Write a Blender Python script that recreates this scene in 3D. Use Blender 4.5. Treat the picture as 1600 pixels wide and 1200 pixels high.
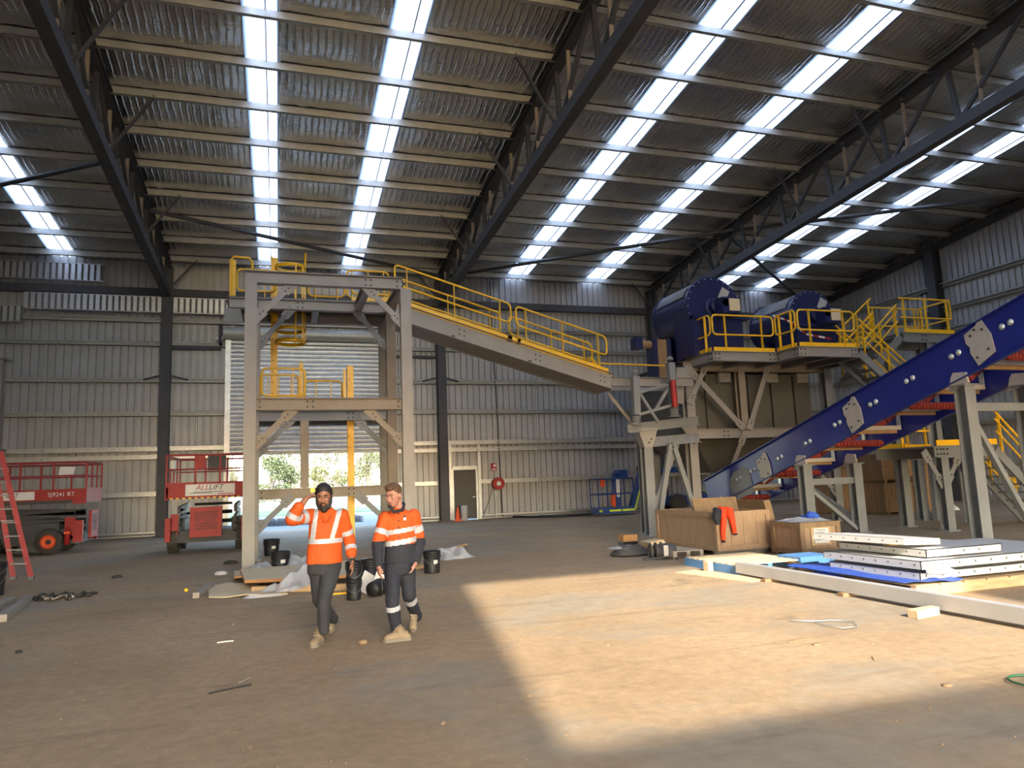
import bpy, bmesh, math, random
from mathutils import Vector as V, Matrix, noise
random.seed(7)
for _o in list(bpy.data.objects): bpy.data.objects.remove(_o)
S = bpy.context.scene
COL = S.collection

# ------------------------------------------------------------------ camera
FPX, CAMH = 1130.0, 1.65
_yaw, _pit, _rol = math.radians(18.0), math.radians(7.7), math.radians(-2.2)
_fw = V((math.sin(_yaw) * math.cos(_pit), math.cos(_yaw) * math.cos(_pit), math.sin(_pit)))
_rt0 = V((math.cos(_yaw), -math.sin(_yaw), 0)); _up0 = _rt0.cross(_fw)
_rt = _rt0 * math.cos(_rol) + _up0 * math.sin(_rol)
_up = _up0 * math.cos(_rol) - _rt0 * math.sin(_rol)
CAM = V((0, 0, CAMH))
cd = bpy.data.cameras.new('camera'); cd.sensor_width = 36; cd.lens = 36 * FPX / 1600; cd.clip_end = 500
cam = bpy.data.objects.new('camera', cd); COL.objects.link(cam)
cam.matrix_world = Matrix(((_rt.x, _up.x, -_fw.x, 0), (_rt.y, _up.y, -_fw.y, 0), (_rt.z, _up.z, -_fw.z, CAMH), (0, 0, 0, 1)))
S.camera = cam
# ------------------------------------------------------------------ sky, sun, exposure
w = bpy.data.worlds.new('World'); S.world = w; w.use_nodes = True
nt = w.node_tree; nt.nodes.clear()
sky = nt.nodes.new('ShaderNodeTexSky'); sky.sky_type = 'NISHITA'; sky.sun_disc = False
sky.sun_elevation = math.radians(30); sky.sun_rotation = math.radians(189.4); sky.air_density = 1.0; sky.dust_density = 1.2
bg = nt.nodes.new('ShaderNodeBackground'); bg.inputs[1].default_value = 1.15
wo = nt.nodes.new('ShaderNodeOutputWorld')
nt.links.new(sky.outputs[0], bg.inputs[0]); nt.links.new(bg.outputs[0], wo.inputs[0])
sd = bpy.data.lights.new('sun', 'SUN'); sd.energy = 5.6; sd.angle = math.radians(0.75); sd.color = (1.0, 0.91, 0.78)
sun = bpy.data.objects.new('sun', sd); COL.objects.link(sun)
sun.rotation_euler = V((-.165, -1.0, math.tan(math.radians(30)) * 1.0135)).to_track_quat('Z', 'Y').to_euler()
sun.location = (-6, -40, 30)
S.view_settings.view_transform = 'Standard'; S.view_settings.look = 'None'
S.view_settings.gamma = 1; S.view_settings.use_curve_mapping = False
S.view_settings.exposure = 0.9
S.cycles.max_bounces = 8; S.cycles.diffuse_bounces = 5; S.cycles.glossy_bounces = 4
S.cycles.transmission_bounces = 4; S.cycles.transparent_max_bounces = 8
S.cycles.sample_clamp_indirect = 6; S.cycles.use_denoising = True
S.cycles.caustics_reflective = False; S.cycles.caustics_refractive = False

# ------------------------------------------------------------------ where a sight line meets a given plane (things are placed from image pixels)
def ray(px, py): return _rt * ((px - 800) / FPX) - _up * ((py - 600) / FPX) + _fw
def G(px, py, z=0.0): d = ray(px, py); return CAM + d * ((z - CAMH) / d.z)
def AY(px, py, Y): d = ray(px, py); return CAM + d * (Y / d.y)
def AX(px, py, X): d = ray(px, py); return CAM + d * (X / d.x)

# ------------------------------------------------------------------ materials
MATS = {}
def mat(name, c, rough=0.6, metal=0.0, c2=None, scale=6.0, amt=0.5, bump=0.0, bscale=None, stretch=None, spec=None, detail=4.0):
    if name in MATS: return MATS[name]
    m = bpy.data.materials.new(name); m.use_nodes = True; n = m.node_tree.nodes; l = m.node_tree.links
    b = n['Principled BSDF']; b.inputs['Roughness'].default_value = rough; b.inputs['Metallic'].default_value = metal
    b.inputs['Base Color'].default_value = (*c, 1)
    if spec is not None: b.inputs['Specular IOR Level'].default_value = spec
    if c2 is not None or bump:
        tc = n.new('ShaderNodeTexCoord'); mp = n.new('ShaderNodeMapping'); l.new(tc.outputs['Object'], mp.inputs[0])
        if stretch: mp.inputs['Scale'].default_value = stretch
    if c2 is not None:
        t = n.new('ShaderNodeTexNoise'); t.inputs['Scale'].default_value = scale; t.inputs['Detail'].default_value = detail
        l.new(mp.outputs[0], t.inputs['Vector'])
        r = n.new('ShaderNodeValToRGB'); r.color_ramp.elements[0].position = 0.5 - amt / 2; r.color_ramp.elements[1].position = 0.5 + amt / 2
        r.color_ramp.elements[0].color = (*c, 1); r.color_ramp.elements[1].color = (*c2, 1)
        l.new(t.outputs[0], r.inputs[0]); l.new(r.outputs[0], b.inputs['Base Color'])
    if bump:
        t2 = n.new('ShaderNodeTexNoise'); t2.inputs['Scale'].default_value = bscale or scale * 4; t2.inputs['Detail'].default_value = 5
        l.new(mp.outputs[0], t2.inputs['Vector'])
        bp = n.new('ShaderNodeBump'); bp.inputs['Strength'].default_value = bump; bp.inputs['Distance'].default_value = 0.02
        l.new(t2.outputs[0], bp.inputs['Height']); l.new(bp.outputs[0], b.inputs['Normal'])
    MATS[name] = m; return m

mat('cladding', (.345, .345, .335), .42, .25, (.42, .42, .41), 1.5, .6)
mat('galv', (.50, .52, .52), .38, .75, (.66, .68, .67), 5, .5)
mat('galv_dull', (.40, .41, .38), .5, .5, (.52, .52, .48), 4, .5)
mat('dark_steel', (.036, .038, .044), .55, .0, (.055, .057, .062), 3, .5)
mat('mid_steel', (.10, .10, .10), .55, .1, (.13, .125, .12), 3, .5)
mat('grey_steel', (.25, .235, .215), .5, .0, (.315, .29, .26), 2.2, .6, .05, 60)
mat('grey_brown', (.23, .185, .135), .6, .0, (.31, .265, .21), 3, .7)
mat('cool_shade_steel', (.17, .178, .182), .5, .0, (.225, .23, .232), 2.4, .6)  # own grey of some frames; on rear members its darkness stands for shade
mat('dull_steel', (.11, .112, .112), .55, .0, (.15, .15, .145), 2, .6)
mat('hopper_steel', (.085, .078, .064), .55, .1, (.125, .115, .095), 1.4, .7)
mat('yellow', (.86, .47, .008), .40, .0, (.92, .53, .012), 5, .5)
mat('blue', (.012, .022, .20), .30, .0, (.016, .03, .25), 3, .5)
mat('drum_blue', (.009, .012, .06), .34, .0, (.014, .019, .085), 3, .5)
mat('lift_blue', (.008, .05, .22), .42)
mat('red', (.28, .010, .009), .55, .0, (.35, .014, .012), 4, .5)
mat('roller_red', (.26, .028, .018), .6)
mat('black', (.012, .012, .013), .55)
mat('bolt', (.012, .012, .012), .5)
mat('rubber', (.028, .026, .022), .85, .0, (.07, .06, .045), 9, .5)
mat('charcoal', (.035, .036, .038), .6, .0, (.055, .055, .055), 4, .5)
mat('orange_rim', (.75, .10, .02), .5)
mat('white', (.72, .72, .70), .6)
mat('paper', (.70, .68, .64), .8, .0, (.6, .58, .55), 20, .5)
mat('zinc', (.62, .68, .68), .3, .6)
mat('liner', (.42, .395, .36), .5, .1, (.49, .465, .43), 5, .5)
mat('timber', (.42, .27, .13), .8, .0, (.60, .42, .23), 5, .7, .25, 30, (1, 1, 6))
mat('timber_pale', (.58, .44, .26), .8, .0, (.72, .56, .35), 6, .7, .2, 30)
mat('timber_grey', (.27, .23, .19), .85, .0, (.38, .33, .27), 5, .7, .3, 30)
mat('ply', (.29, .18, .10), .8, .0, (.42, .29, .18), 4, .8, .15, 40, (3, 3, .6))
mat('ply_dark', (.17, .105, .055), .85, .0, (.30, .20, .11), 4, .8, .15, 40, (3, 3, .6))
mat('crate_wood', (.22, .13, .065), .85, .0, (.34, .21, .11), 3, .8, .2, 30, (3, 3, .6))
mat('cardboard', (.68, .53, .32), .85, .0, (.76, .61, .39), 4, .6)
mat('cardboard_edge', (.40, .19, .07), .85, .0, (.47, .25, .1), 5, .6)
mat('tarp', (.02, .07, .38), .45, .0, (.04, .11, .5), 8, .6)
mat('cloth_grey', (.36, .36, .36), .9, .0, (.5, .5, .5), 9, .6)
mat('concrete', (.20, .20, .20), .8, .0, (.28, .27, .26), 2, .7, .2, 20)
mat('orange_cone', (.85, .11, .02), .5)
mat('door_leaf', (.055, .05, .045), .5)
mat('cable', (.05, .05, .052), .6)

def plastic_mat():
    m = bpy.data.materials.new('plastic_wrap'); m.use_nodes = True; n = m.node_tree.nodes; l = m.node_tree.links
    b = n['Principled BSDF']; b.inputs['Base Color'].default_value = (.72, .74, .76, 1); b.inputs['Roughness'].default_value = .3
    tr = n.new('ShaderNodeBsdfTransparent'); tl = n.new('ShaderNodeBsdfTranslucent'); tl.inputs[0].default_value = (.8, .82, .85, 1)
    a = n.new('ShaderNodeMixShader'); a.inputs[0].default_value = .35; l.new(b.outputs[0], a.inputs[1]); l.new(tl.outputs[0], a.inputs[2])
    c = n.new('ShaderNodeMixShader'); c.inputs[0].default_value = .25; l.new(a.outputs[0], c.inputs[1]); l.new(tr.outputs[0], c.inputs[2])
    l.new(c.outputs[0], n['Material Output'].inputs[0]); MATS['plastic'] = m
plastic_mat()

def skylight_mat():
    m = bpy.data.materials.new('skylight_sheet'); m.use_nodes = True; n = m.node_tree.nodes; l = m.node_tree.links
    n.remove(n['Principled BSDF'])
    tl = n.new('ShaderNodeBsdfTranslucent'); tl.inputs[0].default_value = (.56, .61, .70, 1)
    gl = n.new('ShaderNodeBsdfGlossy'); gl.inputs[1].default_value = .25; gl.inputs[0].default_value = (.8, .85, .9, 1)
    a = n.new('ShaderNodeMixShader'); a.inputs[0].default_value = .06
    l.new(tl.outputs[0], a.inputs[1]); l.new(gl.outputs[0], a.inputs[2]); l.new(a.outputs[0], n['Material Output'].inputs[0])
    MATS['skylight'] = m
skylight_mat()

def foil_mat():
    m = bpy.data.materials.new('foil_blanket'); m.use_nodes = True; n = m.node_tree.nodes; l = m.node_tree.links
    b = n['Principled BSDF']; b.inputs['Metallic'].default_value = .92; b.inputs['Roughness'].default_value = .24
    tc = n.new('ShaderNodeTexCoord'); mp = n.new('ShaderNodeMapping'); l.new(tc.outputs['Object'], mp.inputs[0])
    mp.inputs['Scale'].default_value = (8, .8, 1)
    t = n.new('ShaderNodeTexNoise'); t.inputs['Scale'].default_value = 1.0; t.inputs['Detail'].default_value = 3; l.new(mp.outputs[0], t.inputs['Vector'])
    wv = n.new('ShaderNodeTexWave'); wv.wave_type = 'BANDS'; wv.bands_direction = 'X'; wv.inputs['Scale'].default_value = 1.7
    wv.inputs['Distortion'].default_value = 1.6; wv.inputs['Detail'].default_value = 2; wv.inputs['Detail Scale'].default_value = 1.5
    l.new(tc.outputs['Object'], wv.inputs['Vector'])
    mp2 = n.new('ShaderNodeMapping'); mp2.inputs['Scale'].default_value = (3, 14, 1); l.new(tc.outputs['Object'], mp2.inputs[0])
    t2 = n.new('ShaderNodeTexNoise'); t2.inputs['Scale'].default_value = 1.0; l.new(mp2.outputs[0], t2.inputs['Vector'])
    pw_ = n.new('ShaderNodeMath'); pw_.operation = 'POWER'; pw_.inputs[1].default_value = 7; l.new(wv.outputs['Fac'], pw_.inputs[0])
    s1 = n.new('ShaderNodeMath'); s1.operation = 'MULTIPLY_ADD'; s1.inputs[1].default_value = .55; l.new(pw_.outputs[0], s1.inputs[0]); l.new(t.outputs[0], s1.inputs[2])
    s2 = n.new('ShaderNodeMath'); s2.operation = 'MULTIPLY_ADD'; s2.inputs[1].default_value = .45; l.new(t2.outputs[0], s2.inputs[0]); l.new(s1.outputs[0], s2.inputs[2])
    bp = n.new('ShaderNodeBump'); bp.inputs['Strength'].default_value = .75; bp.inputs['Distance'].default_value = .03
    l.new(s2.outputs[0], bp.inputs['Height']); l.new(bp.outputs[0], b.inputs['Normal'])
    r = n.new('ShaderNodeValToRGB'); r.color_ramp.elements[0].color = (.46, .45, .43, 1); r.color_ramp.elements[1].color = (.66, .65, .62, 1)
    t3 = n.new('ShaderNodeTexNoise'); t3.inputs['Scale'].default_value = .5; l.new(tc.outputs['Object'], t3.inputs['Vector'])
    l.new(t3.outputs[0], r.inputs[0]); l.new(r.outputs[0], b.inputs['Base Color']); MATS['foil'] = m
foil_mat()

def floor_mat():
    m = bpy.data.materials.new('dusty_floor'); m.use_nodes = True; n = m.node_tree.nodes; l = m.node_tree.links
    b = n['Principled BSDF']; b.inputs['Roughness'].default_value = .88
    tc = n.new('ShaderNodeTexCoord')
    def noi(scale, detail=5, st=None, rough=.6):
        t = n.new('ShaderNodeTexNoise'); t.inputs['Scale'].default_value = scale; t.inputs['Detail'].default_value = detail; t.inputs['Roughness'].default_value = rough
        if st:
            mp = n.new('ShaderNodeMapping'); mp.inputs['Scale'].default_value = st[0]; mp.inputs['Rotation'].default_value = (0, 0, st[1]); l.new(tc.outputs['Object'], mp.inputs[0]); l.new(mp.outputs[0], t.inputs['Vector'])
        else: l.new(tc.outputs['Object'], t.inputs['Vector'])
        return t
    def ramp(t, p0, p1, c0, c1):
        r = n.new('ShaderNodeValToRGB'); e = r.color_ramp.elements; e[0].position = p0; e[1].position = p1; e[0].color = (*c0, 1); e[1].color = (*c1, 1); l.new(t.outputs[0], r.inputs[0]); return r
    def mix(fac, a, bb, mode='MIX'):
        x = n.new('ShaderNodeMix'); x.data_type = 'RGBA'; x.blend_type = mode
        l.new(fac.outputs[0], x.inputs[0]) if hasattr(fac, 'outputs') else setattr(x.inputs[0], 'default_value', fac)
        l.new(a, x.inputs[6]); l.new(bb, x.inputs[7]); return x
    base = ramp(noi(.45), .35, .68, (.385, .265, .145), (.49, .35, .205))
    fine = ramp(noi(9, 8, None, .75), .3, .75, (.72, .70, .68), (1.12, 1.1, 1.08))
    a = mix(1.0, base.outputs[0], fine.outputs[0], 'MULTIPLY')
    # bare concrete showing through the dust
    conc = ramp(noi(5, 6), .3, .7, (.27, .22, .155), (.36, .30, .215))
    cmask = ramp(noi(.33, 5, ((.8, 1.3, 1), .5), .65), .50, .62, (0, 0, 0), (.85, .85, .85))
    a2 = mix(cmask, a.outputs[2], conc.outputs[0])
    # drag marks and tyre tracks
    trk = ramp(noi(1, 6, ((.35, 3.2, 1), .5), .7), .56, .72, (0, 0, 0), (.5, .5, .5))
    dk = n.new('ShaderNodeRGB'); dk.outputs[0].default_value = (.15, .105, .065, 1)
    a3 = mix(trk, a2.outputs[2], dk.outputs[0])
    st = ramp(noi(.8, 3, None, .5), .70, .78, (0, 0, 0), (.55, .55, .55))
    dk2 = n.new('ShaderNodeRGB'); dk2.outputs[0].default_value = (.11, .085, .06, 1)
    a4 = mix(st, a3.outputs[2], dk2.outputs[0])
    l.new(a4.outputs[2], b.inputs['Base Color'])
    bt = noi(26, 8, None, .7); bt2 = noi(2.2, 4)
    ad = n.new('ShaderNodeMath'); ad.operation = 'MULTIPLY_ADD'; ad.inputs[1].default_value = 1.6; l.new(bt2.outputs[0], ad.inputs[0]); l.new(bt.outputs[0], ad.inputs[2])
    bp = n.new('ShaderNodeBump'); bp.inputs['Strength'].default_value = .35; bp.inputs['Distance'].default_value = .025
    l.new(ad.outputs[0], bp.inputs['Height']); l.new(bp.outputs[0], b.inputs['Normal']); MATS['floor'] = m
floor_mat()

# ------------------------------------------------------------------ mesh building
ORG = {}
def basis(d, up=(0, 0, 1)):
    d = V(d).normalized(); u = V(up)
    if abs(d.dot(u.normalized())) > .999: u = V((0, 1, 0)) if abs(d.y) < .9 else V((1, 0, 0))
    s = d.cross(u).normalized(); u = s.cross(d).normalized(); return d, s, u
class MB:
    T = None
    def __init__(self): self.v = []; self.f = []; self.m = []; self.sm = []; self.cm = 0
    def add(self, vs, fs, smooth=False):
        o = len(self.v); self.v += [tuple(MB.T @ V(x)) for x in vs] if MB.T else [tuple(x) for x in vs]
        for q in fs: self.f.append(tuple(i + o for i in q)); self.m.append(self.cm); self.sm.append(smooth)
        return self
    def hexa(self, p):  # 8 points: bottom 4, top 4
        return self.add(p, [(0, 3, 2, 1), (4, 5, 6, 7), (0, 1, 5, 4), (1, 2, 6, 5), (2, 3, 7, 6), (3, 0, 4, 7)])
    def box(self, x0, x1, y0, y1, z0, z1):
        return self.hexa([(x0, y0, z0), (x1, y0, z0), (x1, y1, z0), (x0, y1, z0), (x0, y0, z1), (x1, y0, z1), (x1, y1, z1), (x0, y1, z1)])
    def obox(self, c, ex, ey, ez):  # half extents as vectors
        c, ex, ey, ez = V(c), V(ex), V(ey), V(ez)
        return self.hexa([c - ex - ey - ez, c + ex - ey - ez, c + ex + ey - ez, c - ex + ey - ez, c - ex - ey + ez, c + ex - ey + ez, c + ex + ey + ez, c - ex + ey + ez])
    def bar(self, a, b, w, h, up=(0, 0, 1), off=(0, 0)):
        a, b = V(a), V(b); d, s, u = basis(b - a, up); c = (a + b) / 2 + s * off[0] + u * off[1]
        return self.obox(c, d * ((b - a).length / 2), s * (w / 2), u * (h / 2))
    def ibeam(self, a, b, dep, wid, tf=.018, tw=.014, up=(0, 0, 1)):
        self.bar(a, b, wid, tf, up, (0, dep / 2 - tf / 2)); self.bar(a, b, wid, tf, up, (0, -dep / 2 + tf / 2)); return self.bar(a, b, tw, dep - 2 * tf, up)
    def chan(self, a, b, dep, wid, t=.012, up=(0, 0, 1), side=1):
        self.bar(a, b, t, dep, up); self.bar(a, b, wid, t, up, (side * wid / 2, dep / 2 - t / 2)); return self.bar(a, b, wid, t, up, (side * wid / 2, -dep / 2 + t / 2))
    def tube(self, a, b, r, n=8, r2=None, cap=True):
        a, b = V(a), V(b); d, s, u = basis(b - a); r2 = r if r2 is None else r2; vs = []
        for i in range(n):
            t = 2 * math.pi * i / n; q = s * math.cos(t) + u * math.sin(t); vs += [a + q * r, b + q * r2]
        o = len(self.v); self.add(vs, [(2 * i, 2 * ((i + 1) % n), 2 * ((i + 1) % n) + 1, 2 * i + 1) for i in range(n)], True)
        if cap: self.add(vs, [tuple(2 * i for i in range(n))[::-1], tuple(2 * i + 1 for i in range(n))])
        return self
    def path(self, pts, r, n=7, closed=False):
        pts = [V(p) for p in pts]; N = len(pts); rings = []; prev = None
        for i, p in enumerate(pts):
            if closed: t = (pts[(i + 1) % N] - pts[i - 1])
            else: t = pts[min(i + 1, N - 1)] - pts[max(i - 1, 0)]
            t.normalize()
            if prev is None: _, s, u = basis(t)
            else:
                u = prev - t * prev.dot(t)
                u = u.normalized() if u.length > 1e-6 else basis(t)[2]
                s = t.cross(u)
            prev = u; rr = r[i] if isinstance(r, (list, tuple)) else r
            rings.append([p + (s * math.cos(2 * math.pi * k / n) + u * math.sin(2 * math.pi * k / n)) * rr for k in range(n)])
        vs = [q for g in rings for q in g]; fs = []
        for i in range(N if closed else N - 1):
            j = (i + 1) % N
            for k in range(n): fs.append((i * n + k, i * n + (k + 1) % n, j * n + (k + 1) % n, j * n + k))
        self.add(vs, fs, True)
        if not closed: self.add(rings[0], [tuple(range(n))[::-1]]); self.add(rings[-1], [tuple(range(n))])
        return self
    def lathe(self, prof, c, axis=(0, 0, 1), n=16, smooth=True, ang=(0, 2 * math.pi)):
        c = V(c); d, s, u = basis(axis, (0, 0, 1)); full = abs(ang[1] - ang[0] - 2 * math.pi) < 1e-6; K = n if full else n + 1; vs = []
        for i in range(K):
            t = ang[0] + (ang[1] - ang[0]) * i / n; q = s * math.cos(t) + u * math.sin(t)
            for (r, z) in prof: vs.append(c + q * r + d * z)
        m = len(prof); fs = []
        for i in range(n):
            j = (i + 1) % K
            for k in range(m - 1): fs.append((i * m + k, j * m + k, j * m + k + 1, i * m + k + 1))
        return self.add(vs, fs, smooth)
    def prism(self, poly, o, ex, ey, th):  # polygon in plane (ex, ey) thickened along the normal
        o, ex, ey = V(o), V(ex), V(ey); nz = ex.cross(ey).normalized() * th; n = len(poly)
        vs = [o + ex * a + ey * b for a, b in poly] + [o + ex * a + ey * b + nz for a, b in poly]
        return self.add(vs, [tuple(range(n))[::-1], tuple(range(n, 2 * n))] + [(i, (i + 1) % n, (i + 1) % n + n, i + n) for i in range(n)])
    def sphere(self, c, r, n=10, m=7, rot=None):
        c = V(c); r = V(r) if hasattr(r, '__len__') else V((r, r, r)); vs = []
        for i in range(m + 1):
            a = math.pi * i / m
            for k in range(n):
                b = 2 * math.pi * k / n; p = V((math.sin(a) * math.cos(b) * r.x, math.sin(a) * math.sin(b) * r.y, math.cos(a) * r.z))
                vs.append(c + (rot @ p if rot else p))
        return self.add(vs, [(i * n + k, (i + 1) * n + k, (i + 1) * n + (k + 1) % n, i * n + (k + 1) % n) for i in range(m) for k in range(n)], True)
    def build(self, name, m, parent=None, bevel=0.0, kind=None):
        me = bpy.data.meshes.new(name)
        if parent is not None: org = ORG[parent]
        else:
            xs = [p[0] for p in self.v]; ys = [p[1] for p in self.v]; zs = [p[2] for p in self.v]
            org = V(((min(xs) + max(xs)) / 2, (min(ys) + max(ys)) / 2, min(zs)))
        me.from_pydata([(p[0] - org.x, p[1] - org.y, p[2] - org.z) for p in self.v], [], self.f)
        for mm in (m if isinstance(m, (list, tuple)) else [m]): me.materials.append(MATS[mm] if isinstance(mm, str) else mm)
        me.polygons.foreach_set('material_index', self.m); me.polygons.foreach_set('use_smooth', self.sm); me.update()
        bm = bmesh.new(); bm.from_mesh(me); bmesh.ops.recalc_face_normals(bm, faces=bm.faces); bm.to_mesh(me); bm.free()
        o = bpy.data.objects.new(name, me); COL.objects.link(o)
        if parent is None: o.location = org
        else: o.parent = parent
        ORG[o] = org
        if bevel:
            bv = o.modifiers.new('bevel', 'BEVEL'); bv.width = bevel; bv.segments = 2; bv.limit_method = 'ANGLE'
        if kind: o['kind'] = kind
        return o
def thing(name, loc, label, cat, group=None):
    o = bpy.data.objects.new(name, None); COL.objects.link(o); o.location = loc; o.empty_display_size = .2
    o['label'] = label; o['category'] = cat
    if group: o['group'] = group
    ORG[o] = V(loc); return o
def tag(o, label, cat, group=None):
    o['label'] = label; o['category'] = cat
    if group: o['group'] = group
    return o
def struct(o, label=None):
    o['kind'] = 'structure'
    if label: o['label'] = label
    return o
def shared(src, name, parent, off):   # another copy of a piece, moved by off
    c = src.copy(); COL.objects.link(c); c.name = name; c.parent = parent; c.location = V(src.location) + V(off); ORG[c] = ORG[parent]; return c
def evalmesh(o):      # evaluated mesh of a helper object, worked out in a small scene of its own
    sc2 = bpy.data.scenes.new('workbench'); sc2.collection.objects.link(o); vl = sc2.view_layers[0]; vl.update()
    me = bpy.data.meshes.new_from_object(o.evaluated_get(vl.depsgraph)); bpy.data.objects.remove(o); bpy.data.scenes.remove(sc2); return me
def lettering(txt, c, ex, ey, size, m, parent, name='lettering', shear=0.0, ext=.002):
    cu = bpy.data.curves.new(name, 'FONT'); cu.body = txt; cu.size = size; cu.align_x = 'CENTER'; cu.align_y = 'CENTER'; cu.extrude = ext; cu.shear = shear
    me = evalmesh(bpy.data.objects.new(name, cu)); me.materials.clear(); me.materials.append(MATS[m]); o = bpy.data.objects.new(name, me); COL.objects.link(o)
    ex, ey = V(ex).normalized(), V(ey).normalized(); ez = ex.cross(ey)
    o.parent = parent; l = V(c) - ORG[parent]
    o.matrix_local = Matrix(((ex.x, ey.x, ez.x, l.x), (ex.y, ey.y, ez.y, l.y), (ex.z, ey.z, ez.z, l.z), (0, 0, 0, 1))); return o
def bolts(parent, pts, nrm, r=.02, name='bolts'):
    b = MB()
    for p in pts: p = V(p); b.tube(p, p + V(nrm).normalized() * .018, r, 6)
    return b.build(name, 'bolt', parent, kind='stuff')
def bolt4(c, ex, ez, s=.06): c, ex, ez = V(c), V(ex), V(ez); return [c + ex * a * s + ez * b * s for a in (-1, 1) for b in (-1, 1)]

# ------------------------------------------------------------------ the shed
WY, WX, EAVE, SL = 33.0, 30.0, 11.6, .105
XL, YF = -22.0, -12.0
def roofz(Y): return EAVE + (WY - Y) * SL
BAYS = [-15.9, -4.5, 7.15, 18.3, 30.0]
b = MB(); N = 40
b.box(XL, WX + .2, YF, WY, -.3, 0)
struct(b.build('floor', 'floor'), 'dusty tan concrete floor with tyre marks')

b = MB(); b.box(XL - 30, WX + 30, YF - 40, YF, -.3, -.01); struct(b.build('apron_ground', 'concrete'), 'unseen apron outside the open front, greyed to cool bounced light')  # unseen ground, coloured grey to keep the bounced light neutral
def cladding(u0, u1, put, z0, z1fn, pitch=.30, dep=.06):
    b = MB(); vs = []; k = max(1, round((u1 - u0) / pitch)); p = (u1 - u0) / k; us = []
    for i in range(k): s = u0 + i * p; us += [(s, 0), (s + p * .68, 0), (s + p * .72, dep), (s + p * .94, dep)]
    us.append((u1, 0))
    for (u, d) in us: vs += [put(u, d, z0), put(u, d, z1fn(u))]
    b.add(vs, [(2 * i, 2 * i + 2, 2 * i + 3, 2 * i + 1) for i in range(len(us) - 1)]); return b
wb = thing('wall_back', (6, WY, 0), 'grey ribbed metal back wall', 'wall'); del wb['category']; wb['kind'] = 'structure'
RD0, RD1, RDT = -2.1, 4.45, 8.15        # roller door opening
PD0, PD1, PDT = 7.62, 8.80, 2.32        # personnel door opening
for (a, c, z0) in ((XL, RD0, 0), (RD0, RD1, RDT), (RD1, PD0, 0), (PD0, PD1, PDT), (PD1, WX, 0)):
    k = max(1, round((c - a) / 1.2))
    for i in range(k):
        u0 = a + (c - a) * i / k; u1 = a + (c - a) * (i + 1) / k
        cladding(u0, u1, lambda u, d, z: (u, WY + d, z), z0, lambda u: EAVE + .15).build('cladding_sheet', 'cladding', wb)
GIRTS = [8.95, 7.95, 6.4, 5.0, 3.55, 3.22, 1.72, .12]
def girt(a, c, z, parent, wallx=None, m='galv_dull', name='girt'):
    g = MB()
    if wallx is None:
        g.box(a, c, WY - .02, WY - .005, z - .1, z + .1); g.box(a, c, WY - .22, WY - .005, z + .085, z + .1); g.box(a, c, WY - .22, WY - .205, z + .045, z + .1); g.box(a, c, WY - .22, WY - .005, z - .1, z - .085); g.box(a, c, WY - .22, WY - .205, z - .1, z - .06)
    else:
        x = wallx; g.box(x - .02, x - .005, a, c, z - .1, z + .1); g.box(x - .22, x - .005, a, c, z + .085, z + .1); g.box(x - .22, x - .205, a, c, z + .045, z + .1); g.box(x - .22, x - .005, a, c, z - .1, z - .085)
    return g.build(name, m, parent)
for z in GIRTS:
    for i in range(4):
        a, c = BAYS[i], BAYS[i + 1]
        if i == 1 and z < 8.2: segs = [(a, RD0 - .12), (RD1 + .12, c)]
        elif i == 2 and z < 2.3: segs = [(a, PD0 - .06), (PD1 + .06, c)]
        else: segs = [(a, c)]
        for s in segs: girt(s[0], s[1], z, wb, m='galv' if z < 4 else 'galv_dull')
for i in range(4):
    MB().box(BAYS[i], BAYS[i + 1], WY - .3, WY - .02, 9.98, 10.30).build('eave_strut', 'dark_steel', wb)
for x in (-8.9, -12.4, 11.9, 15.2, 22.2, 26.1):
    MB().box(x - .03, x + .03, WY - .14, WY - .1, .1, 8.9).build('bridging', 'galv_dull', wb)
MB().tube((9.97, WY - .16, 0), (9.72, WY - .16, 11.4), .025).build('conduit', 'black', wb)
for x in (PD0 - .1, PD1 + .1): MB().box(x - .06, x + .06, WY - .2, WY - .02, 0, 3.45).build('door_stud', 'galv', wb)
MB().box(PD0, PD1, WY - .2, WY - .02, PDT + .04, PDT + .14).build('door_header', 'galv', wb)
MB().box(4.6, 7.0, WY - .2, WY, 0, .16).box(9.0, WX, WY - .12, WY, 0, .14).box(XL, -4.8, WY - .12, WY, 0, .14).build('base_kerb', 'concrete', wb)

wr = thing('wall_right', (WX, 12, 0), 'grey ribbed metal gable wall', 'wall'); del wr['category']; wr['kind'] = 'structure'
k = round((WY - YF) / 1.2)
for i in range(k):
    u0 = YF + (WY - YF) * i / k; u1 = YF + (WY - YF) * (i + 1) / k
    cladding(u0, u1, lambda u, d, z: (WX + d, u, z), 0, lambda u: roofz(u) + .1).build('cladding_sheet', 'cladding', wr)
for z in (10.1, 8.95, 7.95, 6.4, 5.0, 3.5, 1.7, .12): girt(12.2, 25.5, z, wr, WX); girt(26.0, WY, z, wr, WX)
for y in (29.5, 19.0): MB().box(WX - .14, WX - .1, y - .03, y + .03, .1, 10).build('bridging', 'galv_dull', wr)
MB().hexa([(WX - .3, YF, roofz(YF) - .55), (WX - .05, YF, roofz(YF) - .55), (WX - .05, WY, EAVE - .55), (WX - .3, WY, EAVE - .55), (WX - .3, YF, roofz(YF) - .2), (WX - .05, YF, roofz(YF) - .2), (WX - .05, WY, EAVE - .2), (WX - .3, WY, EAVE - .2)]).build('gable_rafter', 'dark_steel', wr)

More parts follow.
